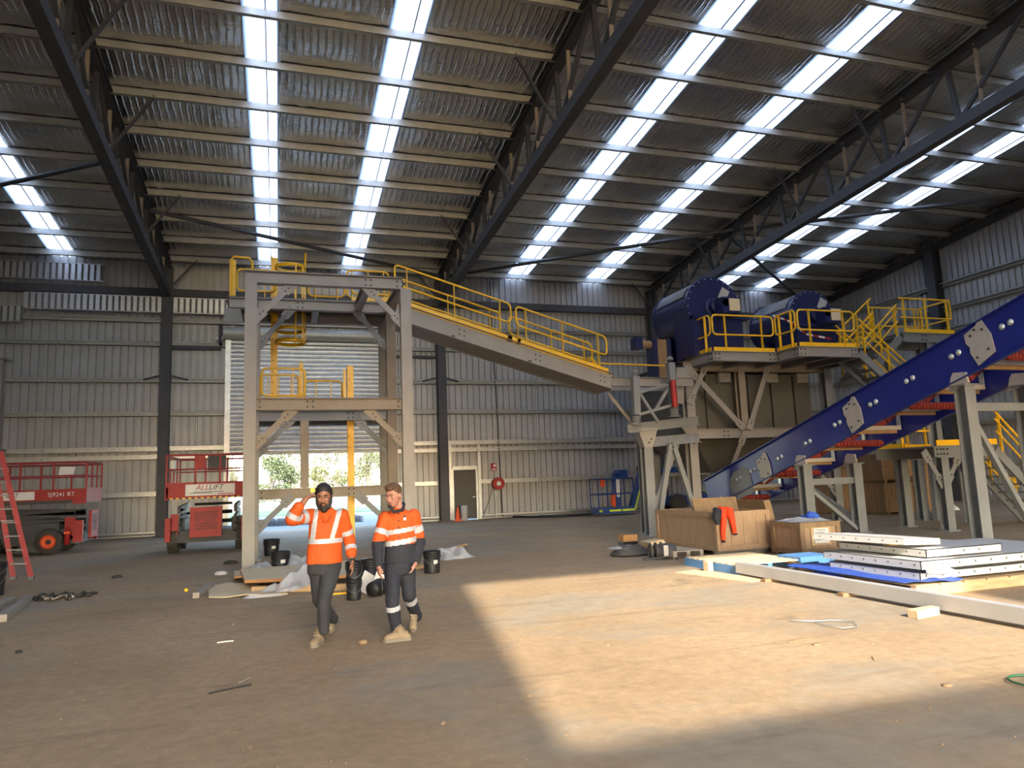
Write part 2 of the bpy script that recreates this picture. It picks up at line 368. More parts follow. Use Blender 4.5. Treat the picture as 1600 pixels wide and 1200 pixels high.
# front wall behind the photographer: unseen open bays sized for fill light below, a high opening that lets the sun in
wf = thing('wall_front', (4, YF, 0), 'unseen ribbed front wall with bays sized for fill light', 'wall'); del wf['category']; wf['kind'] = 'structure'
OX0, OX1, OZ0, OZ1, DOORZ = -1.0, 5.35, 9.62, 14.0, 3.8
ZR = roofz(YF) + .1
for (a, c, z0, z1) in ((XL, OX0, DOORZ, ZR), (OX0, OX1, DOORZ, OZ0), (OX0, OX1, OZ1, ZR), (OX1, WX, DOORZ, ZR), (XL, -9, 0, DOORZ), (WX - 7, WX, 0, DOORZ)):
    k = max(1, round((c - a) / 1.6))
    for i in range(k):
        u0 = a + (c - a) * i / k; u1 = a + (c - a) * (i + 1) / k
        cladding(u0, u1, lambda u, d, z: (u, YF - d, z), z0, lambda u, z1=z1: z1).build('cladding_sheet', 'cladding', wf)
wl = thing('wall_left', (XL, 10, 0), 'ribbed left wall', 'wall'); del wl['category']; wl['kind'] = 'structure'
k = round((WY - YF) / 1.6)
for i in range(k):
    u0 = YF + (WY - YF) * i / k; u1 = YF + (WY - YF) * (i + 1) / k
    cladding(u0, u1, lambda u, d, z: (XL - d, u, z), 0, lambda u: roofz(u) + .1).build('cladding_sheet', 'cladding', wl)

# roof: foil blanket between skylight strips, purlins beneath
SKY = [(-8.95, -8.0), (-.92, -.06), (2.64, 3.58), (10.5, 11.62), (14.62, 15.8), (21.95, 22.95), (24.6, 25.7)]
ce = thing('ceiling', (6, 12, 11), 'foil-lined metal roof', 'roof'); del ce['category']; ce['kind'] = 'structure'
PURL = [32.3 - 1.9 * k for k in range(23)]
ed = [XL] + [x for s in SKY for x in s] + [WX + .05]
for i in range(0, len(ed), 2):
    x0, x1 = ed[i], ed[i + 1]; nx = max(4, round((x1 - x0) / .22)); ys = []
    Y = WY + .05; sub = 5
    while Y > YF: ys.append(Y); Y -= 1.9 / sub
    b = MB(); vs = []
    for y in ys:
        ph = ((32.3 - y) / 1.9) % 1.0; sag = .11 * math.sin(math.pi * ph)
        for k in range(nx + 1):
            x = x0 + (x1 - x0) * k / nx
            ef = min(1.0, min(x - x0, x1 - x) / .5 + .04)
            vs.append((x, y, roofz(y) - ef * sag * (1 + .35 * noise.noise((x * 1.7, y * .8, 3))) + .025 * noise.noise((x * 4, y * 1.3, 9))))
    b.add(vs, [(r * (nx + 1) + k, r * (nx + 1) + k + 1, (r + 1) * (nx + 1) + k + 1, (r + 1) * (nx + 1) + k) for r in range(len(ys) - 1) for k in range(nx)], True)
    b.build('foil_blanket', 'foil', ce)
def purlin(a, c, y):
    z = roofz(y) - .03; g = MB(); g.box(a, c, y - .008, y + .008, z - .26, z); g.box(a, c, y - .09, y, z - .26, z - .248); g.box(a, c, y - .09, y - .078, z - .26, z - .23)
    g.box(a, c, y, y + .09, z - .012, z); g.box(a, c, y + .078, y + .09, z - .035, z); return g.build('purlin', 'galv_dull', ce)
for y in PURL:
    for i in range(4): purlin(BAYS[i] if i else XL, BAYS[i + 1], y)
for i in range(0, len(ed), 2):
    x0, x1 = ed[i] - .06, ed[i + 1] + .06
    MB().hexa([(x0, YF - .4, roofz(YF - .4) + .06), (x1, YF - .4, roofz(YF - .4) + .06), (x1, WY + .4, EAVE + .06 - .4 * SL), (x0, WY + .4, EAVE + .06 - .4 * SL), (x0, YF - .4, roofz(YF - .4) + .1), (x1, YF - .4, roofz(YF - .4) + .1), (x1, WY + .4, EAVE + .1 - .4 * SL), (x0, WY + .4, EAVE + .1 - .4 * SL)]).build('roof_sheet', 'cladding', ce)
for n_, (x0, x1) in enumerate(SKY):
    b = MB(); vs = []; k = round((x1 - x0) / .16); us = []
    for i in range(k): s = x0 + (x1 - x0) * i / k; p = (x1 - x0) / k; us += [(s, 0), (s + p * .6, 0), (s + p * .7, .03), (s + p * .9, .03)]
    us.append((x1, 0))
    for u, d in us: vs += [(u, YF, roofz(YF) + .01 + d), (u, WY, EAVE + .01 + d)]
    b.add(vs, [(2 * i, 2 * i + 2, 2 * i + 3, 2 * i + 1) for i in range(len(us) - 1)])
    o = struct(b.build('window_%d' % (n_ + 1), 'skylight'), 'translucent skylight strip in the roof')
    xm = x0 + (x1 - x0) * .62
    MB().hexa([(xm, YF, roofz(YF) - .04), (xm + .03, YF, roofz(YF) - .04), (xm + .03, WY, EAVE - .04), (xm, WY, EAVE - .04), (xm, YF, roofz(YF) - .01), (xm + .03, YF, roofz(YF) - .01), (xm + .03, WY, EAVE - .01), (xm, WY, EAVE - .01)]).build('lap_strip', 'dark_steel', o)

# columns
for x, lab in ((-4.5, 'dark steel wall column between the two red scissor lifts'), (7.15, 'dark steel wall column beside the personnel door'), (18.3, 'dark steel wall column behind the blue drum')):
    t = thing('steel_column', (x, WY - .35, 0), lab, 'column', 'dark columns along the back wall')
    MB().box(x - .2, x + .2, WY - .62, WY - .59, 0, 11.2).build('flange', 'dark_steel', t)
    MB().box(x - .2, x + .2, WY - .28, WY - .25, 0, 11.2).build('flange', 'dark_steel', t)
    MB().box(x - .015, x + .015, WY - .6, WY - .27, 0, 11.2).build('web', 'dark_steel', t)
    MB().box(x - .3, x + .3, WY - .75, WY - .2, 0, .04).build('base_plate', 'dark_steel', t)
    for s in (-1, 1): MB().bar((x + s * .2, WY - .45, 6.55), (x + s * .85, WY - .2, 6.42), .06, .06).build('girt_stay', 'dark_steel', t)
t = thing('gable_column', (WX - .2, 25.7, 0), 'dark steel column on the right gable wall above the yellow stair rails', 'column')
MB().box(WX - .5, WX - .47, 25.5, 25.95, 0, 12.0).build('flange', 'dark_steel', t); MB().box(WX - .47, WX - .03, 25.71, 25.74, 0, 12.0).build('web', 'dark_steel', t); MB().box(WX - .03, WX, 25.5, 25.95, 0, 12.0).build('flange', 'dark_steel', t)

# roof trusses
def chordz(y, low): return roofz(y) - .42 if not low else roofz(y) - 1.62 - .04 * (WY - y)
for ti, (x, lab) in enumerate(((-4.5, 'dark roof truss at the upper left, ending above the scissor lifts'), (7.15, 'dark roof truss over the sloping walkway in the middle of the roof'), (18.3, 'dark roof truss at the upper right above the blue drums'))):
    t = thing('roof_truss', (x, 12, 10), lab, 'truss', 'roof trusses')
    for low, nm in ((0, 'top_chord'), (1, 'bottom_chord')):
        a, c = (x, WY - .5, chordz(WY - .5, low)), (x, YF, chordz(YF, low)); b = MB()
        b.bar(a, c, .30, .34) if low else b.ibeam(a, c, .32, .28, .03, .02); b.build(nm, 'dark_steel', t)
    y = WY - .9; i = 0
    while y > YF + 2.5:
        y2 = y - 2.5
        MB().bar((x, y, chordz(y, 0)), (x, y - .2, chordz(y - .2, 1)), .12, .12).build('web_post', 'dark_steel', t)
        MB().bar((x, y - .1, chordz(y, 1)), (x, y2, chordz(y2, 0)), .10, .10).build('web_diagonal', 'dark_steel', t)
        MB().bar((x, y - .9, chordz(y - .9, 1)), (x, y - .9, chordz(y - .9, 0)), .10, .05, (0, 1, 0)).build('lit_web_strut', 'grey_brown', t)  # paler colour stands for web faces catching the light
        if i % 2 == 0:
            for s in ((1,) if ti == 0 else (-1,)):
                p = min(PURL, key=lambda q: abs(q - (y - .4)))
                MB().bar((x, p, chordz(p, 1) + .05), (x + s * 1.15, p, roofz(p) - .2), .07, .07).build('fly_brace', 'dark_steel', t)
        y = y2; i += 1
def long_brace(a, c, lab):
    tag(MB().tube(a, c, .075, 10).build('roof_brace', 'dark_steel'), lab, 'brace', 'long tubes bracing the roof')
def onz(px, py, z): return G(px, py, z)
def truss_pt(x, y): return V((x, y, roofz(y) - .62))
long_brace(AX(175, 250, -4.55), AY(-30, 296, 26.4), 'dark roof brace tube running off the left edge from the left truss')
long_brace(truss_pt(-4.4, AX(235, 250, -4.4).y), truss_pt(7.0, 31.6), 'dark roof brace tube slanting down across the skylights to the middle truss')
long_brace(truss_pt(7.3, 31.6), truss_pt(18.2, 25.0), 'dark roof brace tube from the middle truss to the right truss')
long_brace(truss_pt(18.4, 25.0), truss_pt(29.8, 19.6), 'dark roof brace tube from the right truss toward the gable wall')
long_brace(truss_pt(18.4, 25.6), truss_pt(27.5, 32.3), 'short dark roof brace tube crossing the skylights above the blue drums')
for (x0, x1, z0, z1, lab) in ((-15, -6.9, 10.47, 11.17, 'upper galvanised ribbed strip hung high on the back wall'), (-9.7, -4.75, 9.24, 9.9, 'long galvanised ribbed strip on the wall below the dark eave beam'), (-15, -9.75, 8.68, 9.33, 'short galvanised ribbed strip at the left edge of the wall'), (-4.25, -1.95, 9.24, 9.9, 'galvanised ribbed strip between the dark column and the tower deck')):
    t = thing('ribbed_strip', ((x0 + x1) / 2, WY - .4, z0), lab, 'metal strip')
    b = MB(); b.box(x0, x1, WY - .36, WY - .34, z0, z1); b.build('backing', 'dull_steel', t)
    x = x0; src = None
    while x < x1 - .05:
        if src is None: src = MB().box(x, x + .14, WY - .42, WY - .36, z0 + .02, z1 - .02).build('rib', 'galv', t); xs = x
        else: shared(src, 'rib', t, (x - xs, 0, 0))
        x += .23
    for z in (z0, z1): MB().box(x0, x1, WY - .43, WY - .34, z - .012, z + .012).build('edge_strip', 'galv', t)

# roller door
rd = thing('door_2', ((RD0 + RD1) / 2, WY - .1, 0), 'half-open corrugated roller shutter door', 'door'); del rd['category']; rd['kind'] = 'structure'
b = MB(); vs = []; z = 3.28; zs = []
while z < 8.1: zs += [(z, 0), (z + .035, .035), (z + .10, .045), (z + .155, .03), (z + .19, 0)]; z += .19
for z, d in zs: vs += [(RD0 + .02, WY - .12 - d, z), (RD1 - .02, WY - .12 - d, z)]
b.add(vs, [(2 * i, 2 * i + 1, 2 * i + 3, 2 * i + 2) for i in range(len(zs) - 1)], True); b.build('shutter_curtain', 'galv', rd)
MB().box(RD0, RD1, WY - .2, WY - .06, 3.2, 3.32).build('bottom_rail', 'galv_dull', rd)
for x in (RD0, RD1): MB().box(x - .11, x + .11, WY - .24, WY - .02, 0, 8.2).build('side_guide', 'galv', rd)
MB().tube((RD0 - .2, WY - .38, 8.42), (RD1 + .2, WY - .38, 8.42), .27, 18).build('shutter_roll', 'galv_dull', rd)
for x in (RD0 - .3, RD1 + .3): MB().box(x - .06, x + .06, WY - .68, WY - .05, 7.95, 8.75).build('end_bracket', 'black', rd); MB().tube((x - .16, WY - .5, 8.15), (x + .1, WY - .5, 8.15), .14, 12).build('gear_motor', 'galv', rd)
MB().box(RD0 - 2.3, RD0 - .3, WY - .25, WY - .1, 7.72, 7.88).build('head_strut', 'dark_steel', rd); MB().box(RD1 + .3, 6.95, WY - .25, WY - .1, 7.5, 7.62).build('head_strut', 'dark_steel', rd)
# personnel door
pd = thing('door_1', ((PD0 + PD1) / 2, WY, 0), 'dark personnel door in a galvanised frame', 'door'); del pd['category']; pd['kind'] = 'structure'
MB().box(PD0 + .05, PD1 - .05, WY - .06, WY - .01, .04, PDT - .02).build('door_leaf', 'door_leaf', pd)
MB().box(PD0 - .03, PD0 + .06, WY - .12, WY, 0, PDT + .05).box(PD1 - .06, PD1 + .03, WY - .12, WY, 0, PDT + .05).box(PD0, PD1, WY - .12, WY, PDT - .03, PDT + .06).build('door_frame', 'galv', pd)
MB().tube((PD1 - .14, WY - .06, 1.03), (PD1 - .14, WY - .13, 1.03), .02).box(PD1 - .24, PD1 - .12, WY - .14, WY - .12, 1.01, 1.05).build('door_handle', 'zinc', pd)
MB().box(8.05, 8.4, WY - .14, WY - .1, PDT + .05, PDT + .12).build('door_closer', 'white', pd)
# ------------------------------------------------------------------ yellow guard rails
def rrect(p0, p1, zl, zh, r=.13, seg=4):
    p0, p1 = V(p0), V(p1); L = (p1 - p0).length; d = (p1 - p0) / L; up = V((0, 0, 1)); out = []
    for (cu, cv, a0) in ((L - r, zl + r, -90), (L - r, zh - r, 0), (r, zh - r, 90), (r, zl + r, 180)):
        for k in range(seg + 1):
            a = math.radians(a0 + 90 * k / seg); out.append(p0 + d * (cu + r * math.cos(a)) + up * (cv + r * math.sin(a)))
    return out
def guard(root, p0, p1, h=1.08, mid=.5, n=2, inset=.16, kick=True, loop=True, third=False, r=.029):
    p0, p1 = V(p0), V(p1); d = p1 - p0
    if loop: MB().path(rrect(p0, p1, mid, h), r, 7, True).build('rail_loop', 'yellow', root)
    else:
        MB().tube(p0 + V((0, 0, h)), p1 + V((0, 0, h)), r).build('top_rail', 'yellow', root); MB().tube(p0 + V((0, 0, mid)), p1 + V((0, 0, mid)), r * .85).build('mid_rail', 'yellow', root)
    if third: MB().tube(p0 + V((0, 0, .78)), p1 + V((0, 0, .78)), r * .8).build('mid_rail', 'yellow', root)
    for i in range(n):
        t = inset + (1 - 2 * inset) * (i / (n - 1) if n > 1 else .5); q = p0 + d * t
        MB().bar(q, q + V((0, 0, h)), .07, .024, d).build('stanchion', 'yellow', root)
    if kick: MB().bar(p0 + V((0, 0, .06)), p1 + V((0, 0, .06)), .012, .12).build('kick_plate', 'yellow', root)
def stair(root, top, bot, wid, wdir, m='cool_shade_steel', nt=8, rail=True, side=(0, 1)):
    top, bot, wd = V(top), V(bot), V(wdir).normalized(); d = (bot - top)
    for s in (0, 1): MB().chan(top + wd * wid * s + V((0, 0, -.12)), bot + wd * wid * s + V((0, 0, -.12)), .24, .06, .012, (0, 0, 1), 1 if s else -1).build('stringer', m, root)
    src = None; hd = V((d.x, d.y, 0)).normalized()
    for i in range(nt):
        c = top + d * ((i + .7) / nt) + wd * wid / 2
        if src is None: src = MB().obox(c, hd * .12, wd * (wid / 2 - .02), (0, 0, .018)).build('tread', m, root); c0 = c
        else: shared(src, 'tread', root, c - c0)
    if rail:
        for s in side: guard(root, top + wd * wid * s + d * .04, bot + wd * wid * s - d * .04, 1.0, .45, 3, .06, False, False, True)

def steel_post(root, x, y, z0, z1, w=.25, m='grey_steel', nm='post', plate=True):
    MB().ibeam((x, y, z0), (x, y, z1), w, w, .02, .016, (0, 1, 0)).build(nm, m, root)
    if plate: MB().box(x - w * .75, x + w * .75, y - w * .75, y + w * .75, z0, z0 + .03).build('base_plate', m, root)
def knee(root, a, c, m='grey_steel', w=.13, front=-1, bolt=True):
    a, c = V(a), V(c); b = MB(); b.bar(a, c, .02, w, (0, 1, 0)) if False else b.bar(a, c, w, .025, (0, 1, 0)); b.build('knee_brace', m, root)
    d = (c - a).normalized(); s = V((0, 0, 1)).cross(V((0, 1, 0))); pts = []
    for e, sg in ((a, 1), (c, -1)):
        g = MB(); n_ = V((0, 1, 0)); u = d.cross(n_).normalized()
        g.obox(e + d * sg * .06, d * .16, u * .11, n_ * .01); g.build('gusset', m, root)
        pts += [e + d * sg * (.10 + .09 * k) + V((0, front * .014, 0)) for k in (0, 1)]
    if bolt: bolts(root, pts, (0, front, 0), .017)

# ------------------------------------------------------------------ transfer tower
TX0, TX1, TY0, TY1 = -.6, 2.8, 16.5, 18.9
tw = thing('transfer_tower', (1.1, 17.7, 0), 'grey steel transfer tower with yellow railings standing before the roller door', 'steel tower')
for x in (TX0, TX1): steel_post(tw, x, TY0, 0, 6.22)
for x in (TX0, TX1): steel_post(tw, x, TY1, 0, 6.22, m='grey_brown' if x > 0 else 'grey_steel')
for x in (TX0, TX1): steel_post(tw, x, 20.5, 0, 6.22, .2)
def beam(root, a, c, dep=.25, wid=.2, m='grey_steel', nm='beam'): return MB().ibeam(a, c, dep, wid, .018, .014).build(nm, m, root)
beam(tw, (TX0 - .13, TY0, 6.35), (TX1 - .06, TY0, 6.35), .28, .22)
for x in (TX0, 1.95, TX1 - .05): beam(tw, (x, TY0 + .1, 6.33), (x, TY1 - .1, 6.33), .22, .18)
beam(tw, (-1.2, TY1, 6.35), (TX1 + .12, TY1, 6.35), .26, .2); beam(tw, (-1.2, 20.5, 6.35), (TX1 + .12, 20.5, 6.35), .26, .2)
for x in (-1.2, .9): beam(tw, (x, TY1, 6.33), (x, 20.5, 6.33), .22, .16)
MB().box(-1.2, TX1 + .15, TY1 - .05, 20.6, 6.48, 6.52).build('upper_deck', 'mid_steel', tw)
MB().prism([(0, 0), (.45, 0), (.36, .36), (0, .36)], (-1.3, TY1 - .03, 5.85), (1, 0, 0), (0, 0, 1), -.03).build('end_plate', 'cool_shade_steel', tw)
beam(tw, (TX0 + .12, TY0, 3.52), (TX1 - .12, TY0, 3.52), .27, .2, 'grey_brown'); beam(tw, (TX0 + .12, TY1, 3.5), (TX1 - .12, TY1, 3.5), .25, .2, 'grey_steel')
MB().box(TX0, TX1, TY1 - .05, 20.5, 3.63, 3.66).build('mid_deck', 'mid_steel', tw)
for y in (20.5,): beam(tw, (TX0, y, 3.5), (TX1, y, 3.5), .25, .18, 'cool_shade_steel')
beam(tw, (TX0 + .12, TY1, 1.57), (TX1 - .12, TY1, 1.57), .25, .2, 'grey_brown')
MB().box(.51, .71, TY1 - .1, TY1 + .1, 1.7, 3.38).build('stub_post', 'grey_brown', tw)
for (y, zt, zb, m) in ((TY0, 6.2, 5.45, 'grey_steel'), (TY1, 6.2, 5.3, 'cool_shade_steel'), (TY0, 3.36, 2.65, 'grey_brown'), (TY1, 3.36, 2.6, 'cool_shade_steel'), (TY1, 1.44, .75, 'cool_shade_steel')):  # rear braces take a darker steel, shade put into the colour
    knee(tw, (TX0 + .85, y, zt), (TX0 + .12, y, zb), m); knee(tw, (TX1 - .85, y, zt), (TX1 - .12, y, zb), m)
ff = TY0 - .11
bolts(tw, bolt4((1.95, TY0 - .012, 6.35), (1, 0, 0), (0, 0, 1)) + bolt4((TX1 - .12, TY0 - .012, 6.35), (1, 0, 0), (0, 0, 1)) + bolt4((.65, TY0 - .012, 3.52), (1, 0, 0), (0, 0, 1)) +
      [(TX0 + .2, TY0 - .012, 3.46), (TX0 + .2, TY0 - .012, 3.58), (TX1 - .2, TY0 - .012, 3.46), (TX1 - .2, TY0 - .012, 3.58)] +
      bolt4((.5, TY1 - .012, 6.35), (1, 0, 0), (0, 0, 1)) + bolt4((1.75, TY1 - .012, 3.5), (1, 0, 0), (0, 0, 1)) + bolt4((1.75, TY1 - .012, 1.57), (1, 0, 0), (0, 0, 1)) +
      [(TX0 + .2, TY1 - .012, 1.5), (TX0 + .2, TY1 - .012, 1.62)], (0, -1, 0), .022)
# railings on the tower
zd = 6.52
MB().path([(-1.25, 20.4, zd), (-1.25, 20.4, zd + 1.42), (-1.2, 20.4, zd + 1.5), (-.8, 20.4, zd + 1.48), (-.72, 20.4, zd + 1.38), (-.72, 20.4, zd + .95)], .035).build('gate_hoop', 'yellow', tw)
MB().box(-1.3, -1.14, 20.38, 20.42, zd, zd + 1.4).build('gate_post', 'yellow', tw)
guard(tw, (-1.1, 20.2, zd), (-.15, 20.2, zd), 1.1, .5, 2, .25, False)
guard(tw, (.75, 20.45, zd), (1.75, 20.45, zd), 1.08, .5, 2, .2, False); guard(tw, (1.82, 20.45, zd), (3.0, 20.45, zd), 1.3, .5, 3, .12, False)
guard(tw, (1.8, TY1 + .02, zd), (2.9, TY1 + .02, zd), .62, .2, 2, .2, True)
for (x, y0, z0, z1, nm) in ((-.14, 20.3, 3.66, 8.05, 'ladder_stile'), (1.78, 19.2, 0, 4.85, 'ladder_stile')):
    MB().box(x - .085, x - .05, y0 - .04, y0 + .04, z0, z1).build(nm, 'yellow', tw); MB().box(x + .05, x + .085, y0 + .36, y0 + .44, z0, z1).build(nm, 'yellow', tw)
    MB().box(x - .09, x + .09, y0 + .1, y0 + .12, z0, z1).build('ladder_shroud', 'yellow', tw)
    z = z0 + .3; src = None
    while z < z1 - .2:
        if src is None: src = MB().tube((x - .06, y0, z), (x + .06, y0 + .4, z), .016).build('rung', 'yellow', tw); zz = z
        else: shared(src, 'rung', tw, (0, 0, z - zz))
        z += .3
for z in (4.05 + 1.6, 6.0, 6.6, 7.75):   # safety cage round the upper ladder
    MB().lathe([(.38, -.05), (.4, -.05), (.4, .05), (.38, .05), (.38, -.05)], (.28, 20.3, z), (0, 0, 1), 18, True).build('cage_hoop', 'yellow', tw)
for a in (-70, -35, 0, 35, 70):
    x, y = .28 + .39 * math.cos(math.radians(a)), 20.3 - .39 * math.sin(math.radians(a)); MB().box(x - .02, x + .02, y - .01, y + .01, 5.6, 7.8).build('cage_strap', 'yellow', tw)
MB().tube((.66, 20.3, 7.7), (.68, 20.3, 8.2), .03).build('grab_post', 'yellow', tw)
zm = 3.66
guard(tw, (-.42, TY1 + .02, zm), (.62, TY1 + .02, zm), 1.05, .35, 2, .28, False)
guard(tw, (-.5, 20.4, zm), (.5, 20.4, zm), 1.1, .3, 3, .2, False); guard(tw, (.66, 20.4, zm), (1.66, 20.4, zm), .95, .2, 2, .3, False)
MB().box(.52, .62, 20.35, 20.45, zm, zm + 1.45).build('gate_post', 'yellow', tw); MB().box(1.58, 1.64, 19.0, 19.04, zm, zm + 1.05).build('gate_post', 'yellow', tw)

# ------------------------------------------------------------------ sloping walkway from the tower to the drum frame
wk = thing('inclined_walkway', (6, 19.2, 4.2), 'grey inclined walkway with yellow handrails sloping down from the tower', 'walkway')
A0, A1 = V((2.95, 18.95, 6.5)), V((9.2, 18.95, 4.62))
for dy in (0, 1.05):
    MB().chan(A0 + V((0, dy, -.2)), A1 + V((0, dy, -.2)), .46, .12, .014, (0, 0, 1), -1 if dy else 1).build('side_channel', 'grey_steel', wk)
    MB().chan(V((9.2, 18.95 + dy, 4.42)), V((11.9, 18.95 + dy, 4.42)), .26, .1, .014, (0, 0, 1), 1).build('level_channel', 'grey_steel', wk)
MB().hexa([A0 + V((0, .03, -.03)), A1 + V((0, .03, -.03)), A1 + V((0, 1.0, -.03)), A0 + V((0, 1.0, -.03)), A0 + V((0, .03, 0)), A1 + V((0, .03, 0)), A1 + V((0, 1.0, 0)), A0 + V((0, 1.0, 0))]).build('grating', 'mid_steel', wk)
MB().bar(A0 + V((0, .5, -.42)), A1 + V((0, .5, -.42)), 1.02, .012).build('soffit_plate', 'grey_brown', wk)
for (t0, t1) in ((.0, .52), (.545, .985)):
    guard(wk, A0.lerp(A1, t0), A0.lerp(A1, t1), 1.1, .55, 3, .1, False, True); guard(wk, (A0 + V((0, 1.05, 0))).lerp(A1 + V((0, 1.05, 0)), t0 + .02), (A0 + V((0, 1.05, 0))).lerp(A1 + V((0, 1.05, 0)), t1), 1.1, .55, 3, .1, False, True)
    MB().bar(A0.lerp(A1, t0) + V((0, -.02, .08)), A0.lerp(A1, t1) + V((0, -.02, .08)), .012, .16).build('kick_plate', 'yellow', wk)
MB().bar(A0.lerp(A1, .5) + V((0, -.02, .08)), A0.lerp(A1, .56) + V((0, -.02, .08)), .012, .16).build('kick_plate', 'yellow', wk)
pts = []
for t in (.29, .64, .955): pts += bolt4(A0.lerp(A1, t) + V((0, -.012, -.2)), V((1, 0, -.3)).normalized(), (0, 0, 1), .07)
bolts(wk, pts, (0, -1, 0), .022)
for t in (.25, .6): MB().box(*sum([[q - .05, q + .05] for q in (A0.lerp(A1, t).x,)], []), 18.9, 18.94, A0.lerp(A1, t).z - .44, A0.lerp(A1, t).z - .36).build('lug', 'dark_steel', wk)
MB().tube((9.0, 20.0, 5.15), (11.6, 20.0, 5.1), .025).build('far_rail', 'yellow', wk); MB().tube((9.0, 20.0, 4.6), (11.6, 20.0, 4.6), .025).build('far_rail', 'yellow', wk)
MB().bar((9.1, 19.0, 4.1), (9.75, 18.6, 3.0), .08, .08).build('strut', 'grey_brown', wk)
for k in range(4): MB().lathe([(.26, -.01), (.28, 0), (.26, .01), (.24, 0), (.26, -.01)], (8.75 + .05 * k, 19.5 + .06 * k, 4.95 + .02 * k), (1, .25, .1), 14).build('hoop', 'yellow', wk)

# ------------------------------------------------------------------ drum frame
df = thing('drum_gantry', (13.5, 19, 0), 'tall grey steel frame carrying the two blue drums and a yellow-railed deck', 'steel frame')
BX, BY = 12.05, 19.5
steel_post(df, BX, BY, 0, 5.0, .28); steel_post(df, 17.3, BY, 0, 5.0, .28, 'cool_shade_steel'); steel_post(df, 12.95, 23.5, 0, 5.0, .28, 'cool_shade_steel'); steel_post(df, 17.3, 23.5, 0, 5.0, .28, 'cool_shade_steel')  # farther posts shaded by colour: darker steel than the near post
steel_post(df, 14.0, BY + .05, 3.0, 5.0, .24, 'grey_brown', plate=False)
beam(df, (BX + .1, BY, AY(1150, 677, BY).z), (17.3, BY, AY(1150, 677, BY).z), .3, .24)
zq = AY(1150, 677, BY).z
ap = V((13.95, BY - .15, zq + .2))
knee(df, (BX + .15, BY - .15, 4.75), ap + V((-.15, 0, 0)), 'grey_steel', .17); knee(df, (14.95, BY - .15, 5.0), ap + V((.15, 0, 0)), 'grey_steel', .17)
knee(df, (BX + .55, BY - .2, 4.95), (BX - .05, BY - .2, 3.9), 'grey_steel', .16); knee(df, (13.85, BY - .1, zq - .15), (13.0, BY - .1, 1.2), 'grey_brown', .14)
bolts(df, bolt4((13.3, BY - .02, zq), (1, 0, 0), (0, 0, 1), .07), (0, -1, 0), .024)
# stepped deck
DZ = 5.28; seg = [(12.25, 19.7), (12.25, 18.3), (14.5, 18.3), (14.5, 17.3), (16.65, 17.3)]
for i in range(4):
    a, c = seg[i], seg[i + 1]
    MB().ibeam((a[0], a[1], DZ - .16), (c[0], c[1], DZ - .16), .30, .16).build('deck_beam', 'grey_steel', df)
    dx, dy = c[0] - a[0], c[1] - a[1]; L = math.hypot(dx, dy); e = .05 / L
    guard(df, (a[0] + dx * e, a[1] + dy * e, DZ), (c[0] - dx * e, c[1] - dy * e, DZ), 1.1, .5, 2, .2)
    nn = (0, -1, 0) if dx else (-1, 0, 0)
    bolts(df, bolt4((a[0] + dx * .06 + nn[0] * .02, a[1] + dy * .06 + nn[1] * .02, DZ - .16), (dx / L, dy / L, 0), (0, 0, 1), .07) + bolt4((a[0] + dx * .92 + nn[0] * .02, a[1] + dy * .92 + nn[1] * .02, DZ - .16), (dx / L, dy / L, 0), (0, 0, 1), .07), nn, .022)
MB().box(12.25, 14.6, 18.3, 24, DZ - .03, DZ).build('deck_plate', 'mid_steel', df); MB().box(14.5, 17.4, 17.3, 24, DZ - .03, DZ).build('deck_plate', 'mid_steel', df)
for x in (12.4, 13.4): beam(df, (x, 18.3, DZ - .2), (x, 23.8, DZ - .2), .26, .16, 'cool_shade_steel')  # beams under the deck darkened by colour as if shaded
for x in (14.6, 15.6, 16.6, 17.3): beam(df, (x, 17.3, DZ - .2), (x, 23.8, DZ - .2), .26, .16, 'cool_shade_steel')
beam(df, (BX - .1, BY, 5.0), (17.4, BY, 5.0), .3, .22, 'grey_brown'); beam(df, (12.4, 23.5, 5.0), (17.4, 23.5, 5.0), .3, .22, 'cool_shade_steel')
guard(df, (11.9, 21.4, 4.9), (12.3, 21.4, 4.9), 1.1, .5, 1, .5, False)
knee(df, (15.6, BY - .1, zq - .15), (17.2, BY - .1, .9), 'cool_shade_steel', .14); MB().bar((12.95, 23.4, 3), (17.3, 23.4, .6), .12, .12).build('cross_brace', 'cool_shade_steel', df)
# hopper under the deck
hp = thing('hopper', (14.7, 21.7, .9), 'dull grey-brown tapered steel hopper hanging under the drum deck', 'hopper')
MB().hexa([(13.6, 20.9, 1.7), (15.9, 20.9, 1.7), (15.9, 22.4, 1.7), (13.6, 22.4, 1.7), (12.35, 20.0, 3.0), (17.05, 20.0, 3.0), (17.05, 23.2, 3.0), (12.35, 23.2, 3.0)]).build('lower_cone', 'hopper_steel', hp)
MB().box(12.35, 17.05, 20.0, 23.2, 3.0, 4.85).build('upper_body', 'hopper_steel', hp)
for x in (13.0, 14.6, 15.5, 16.4): MB().box(x - .05, x + .05, 19.9, 20.0, 3.05, 4.8).build('stiffener', 'hopper_steel', hp)
for x in (13.6, 15.4, 16.6): MB().box(x - .22, x + .22, 19.75, 20.0, 4.55, 4.85).build('hanger_plate', 'grey_steel', hp)
MB().box(12.3, 17.1, 19.93, 20.0, 2.95, 3.05).build('flange', 'hopper_steel', hp)
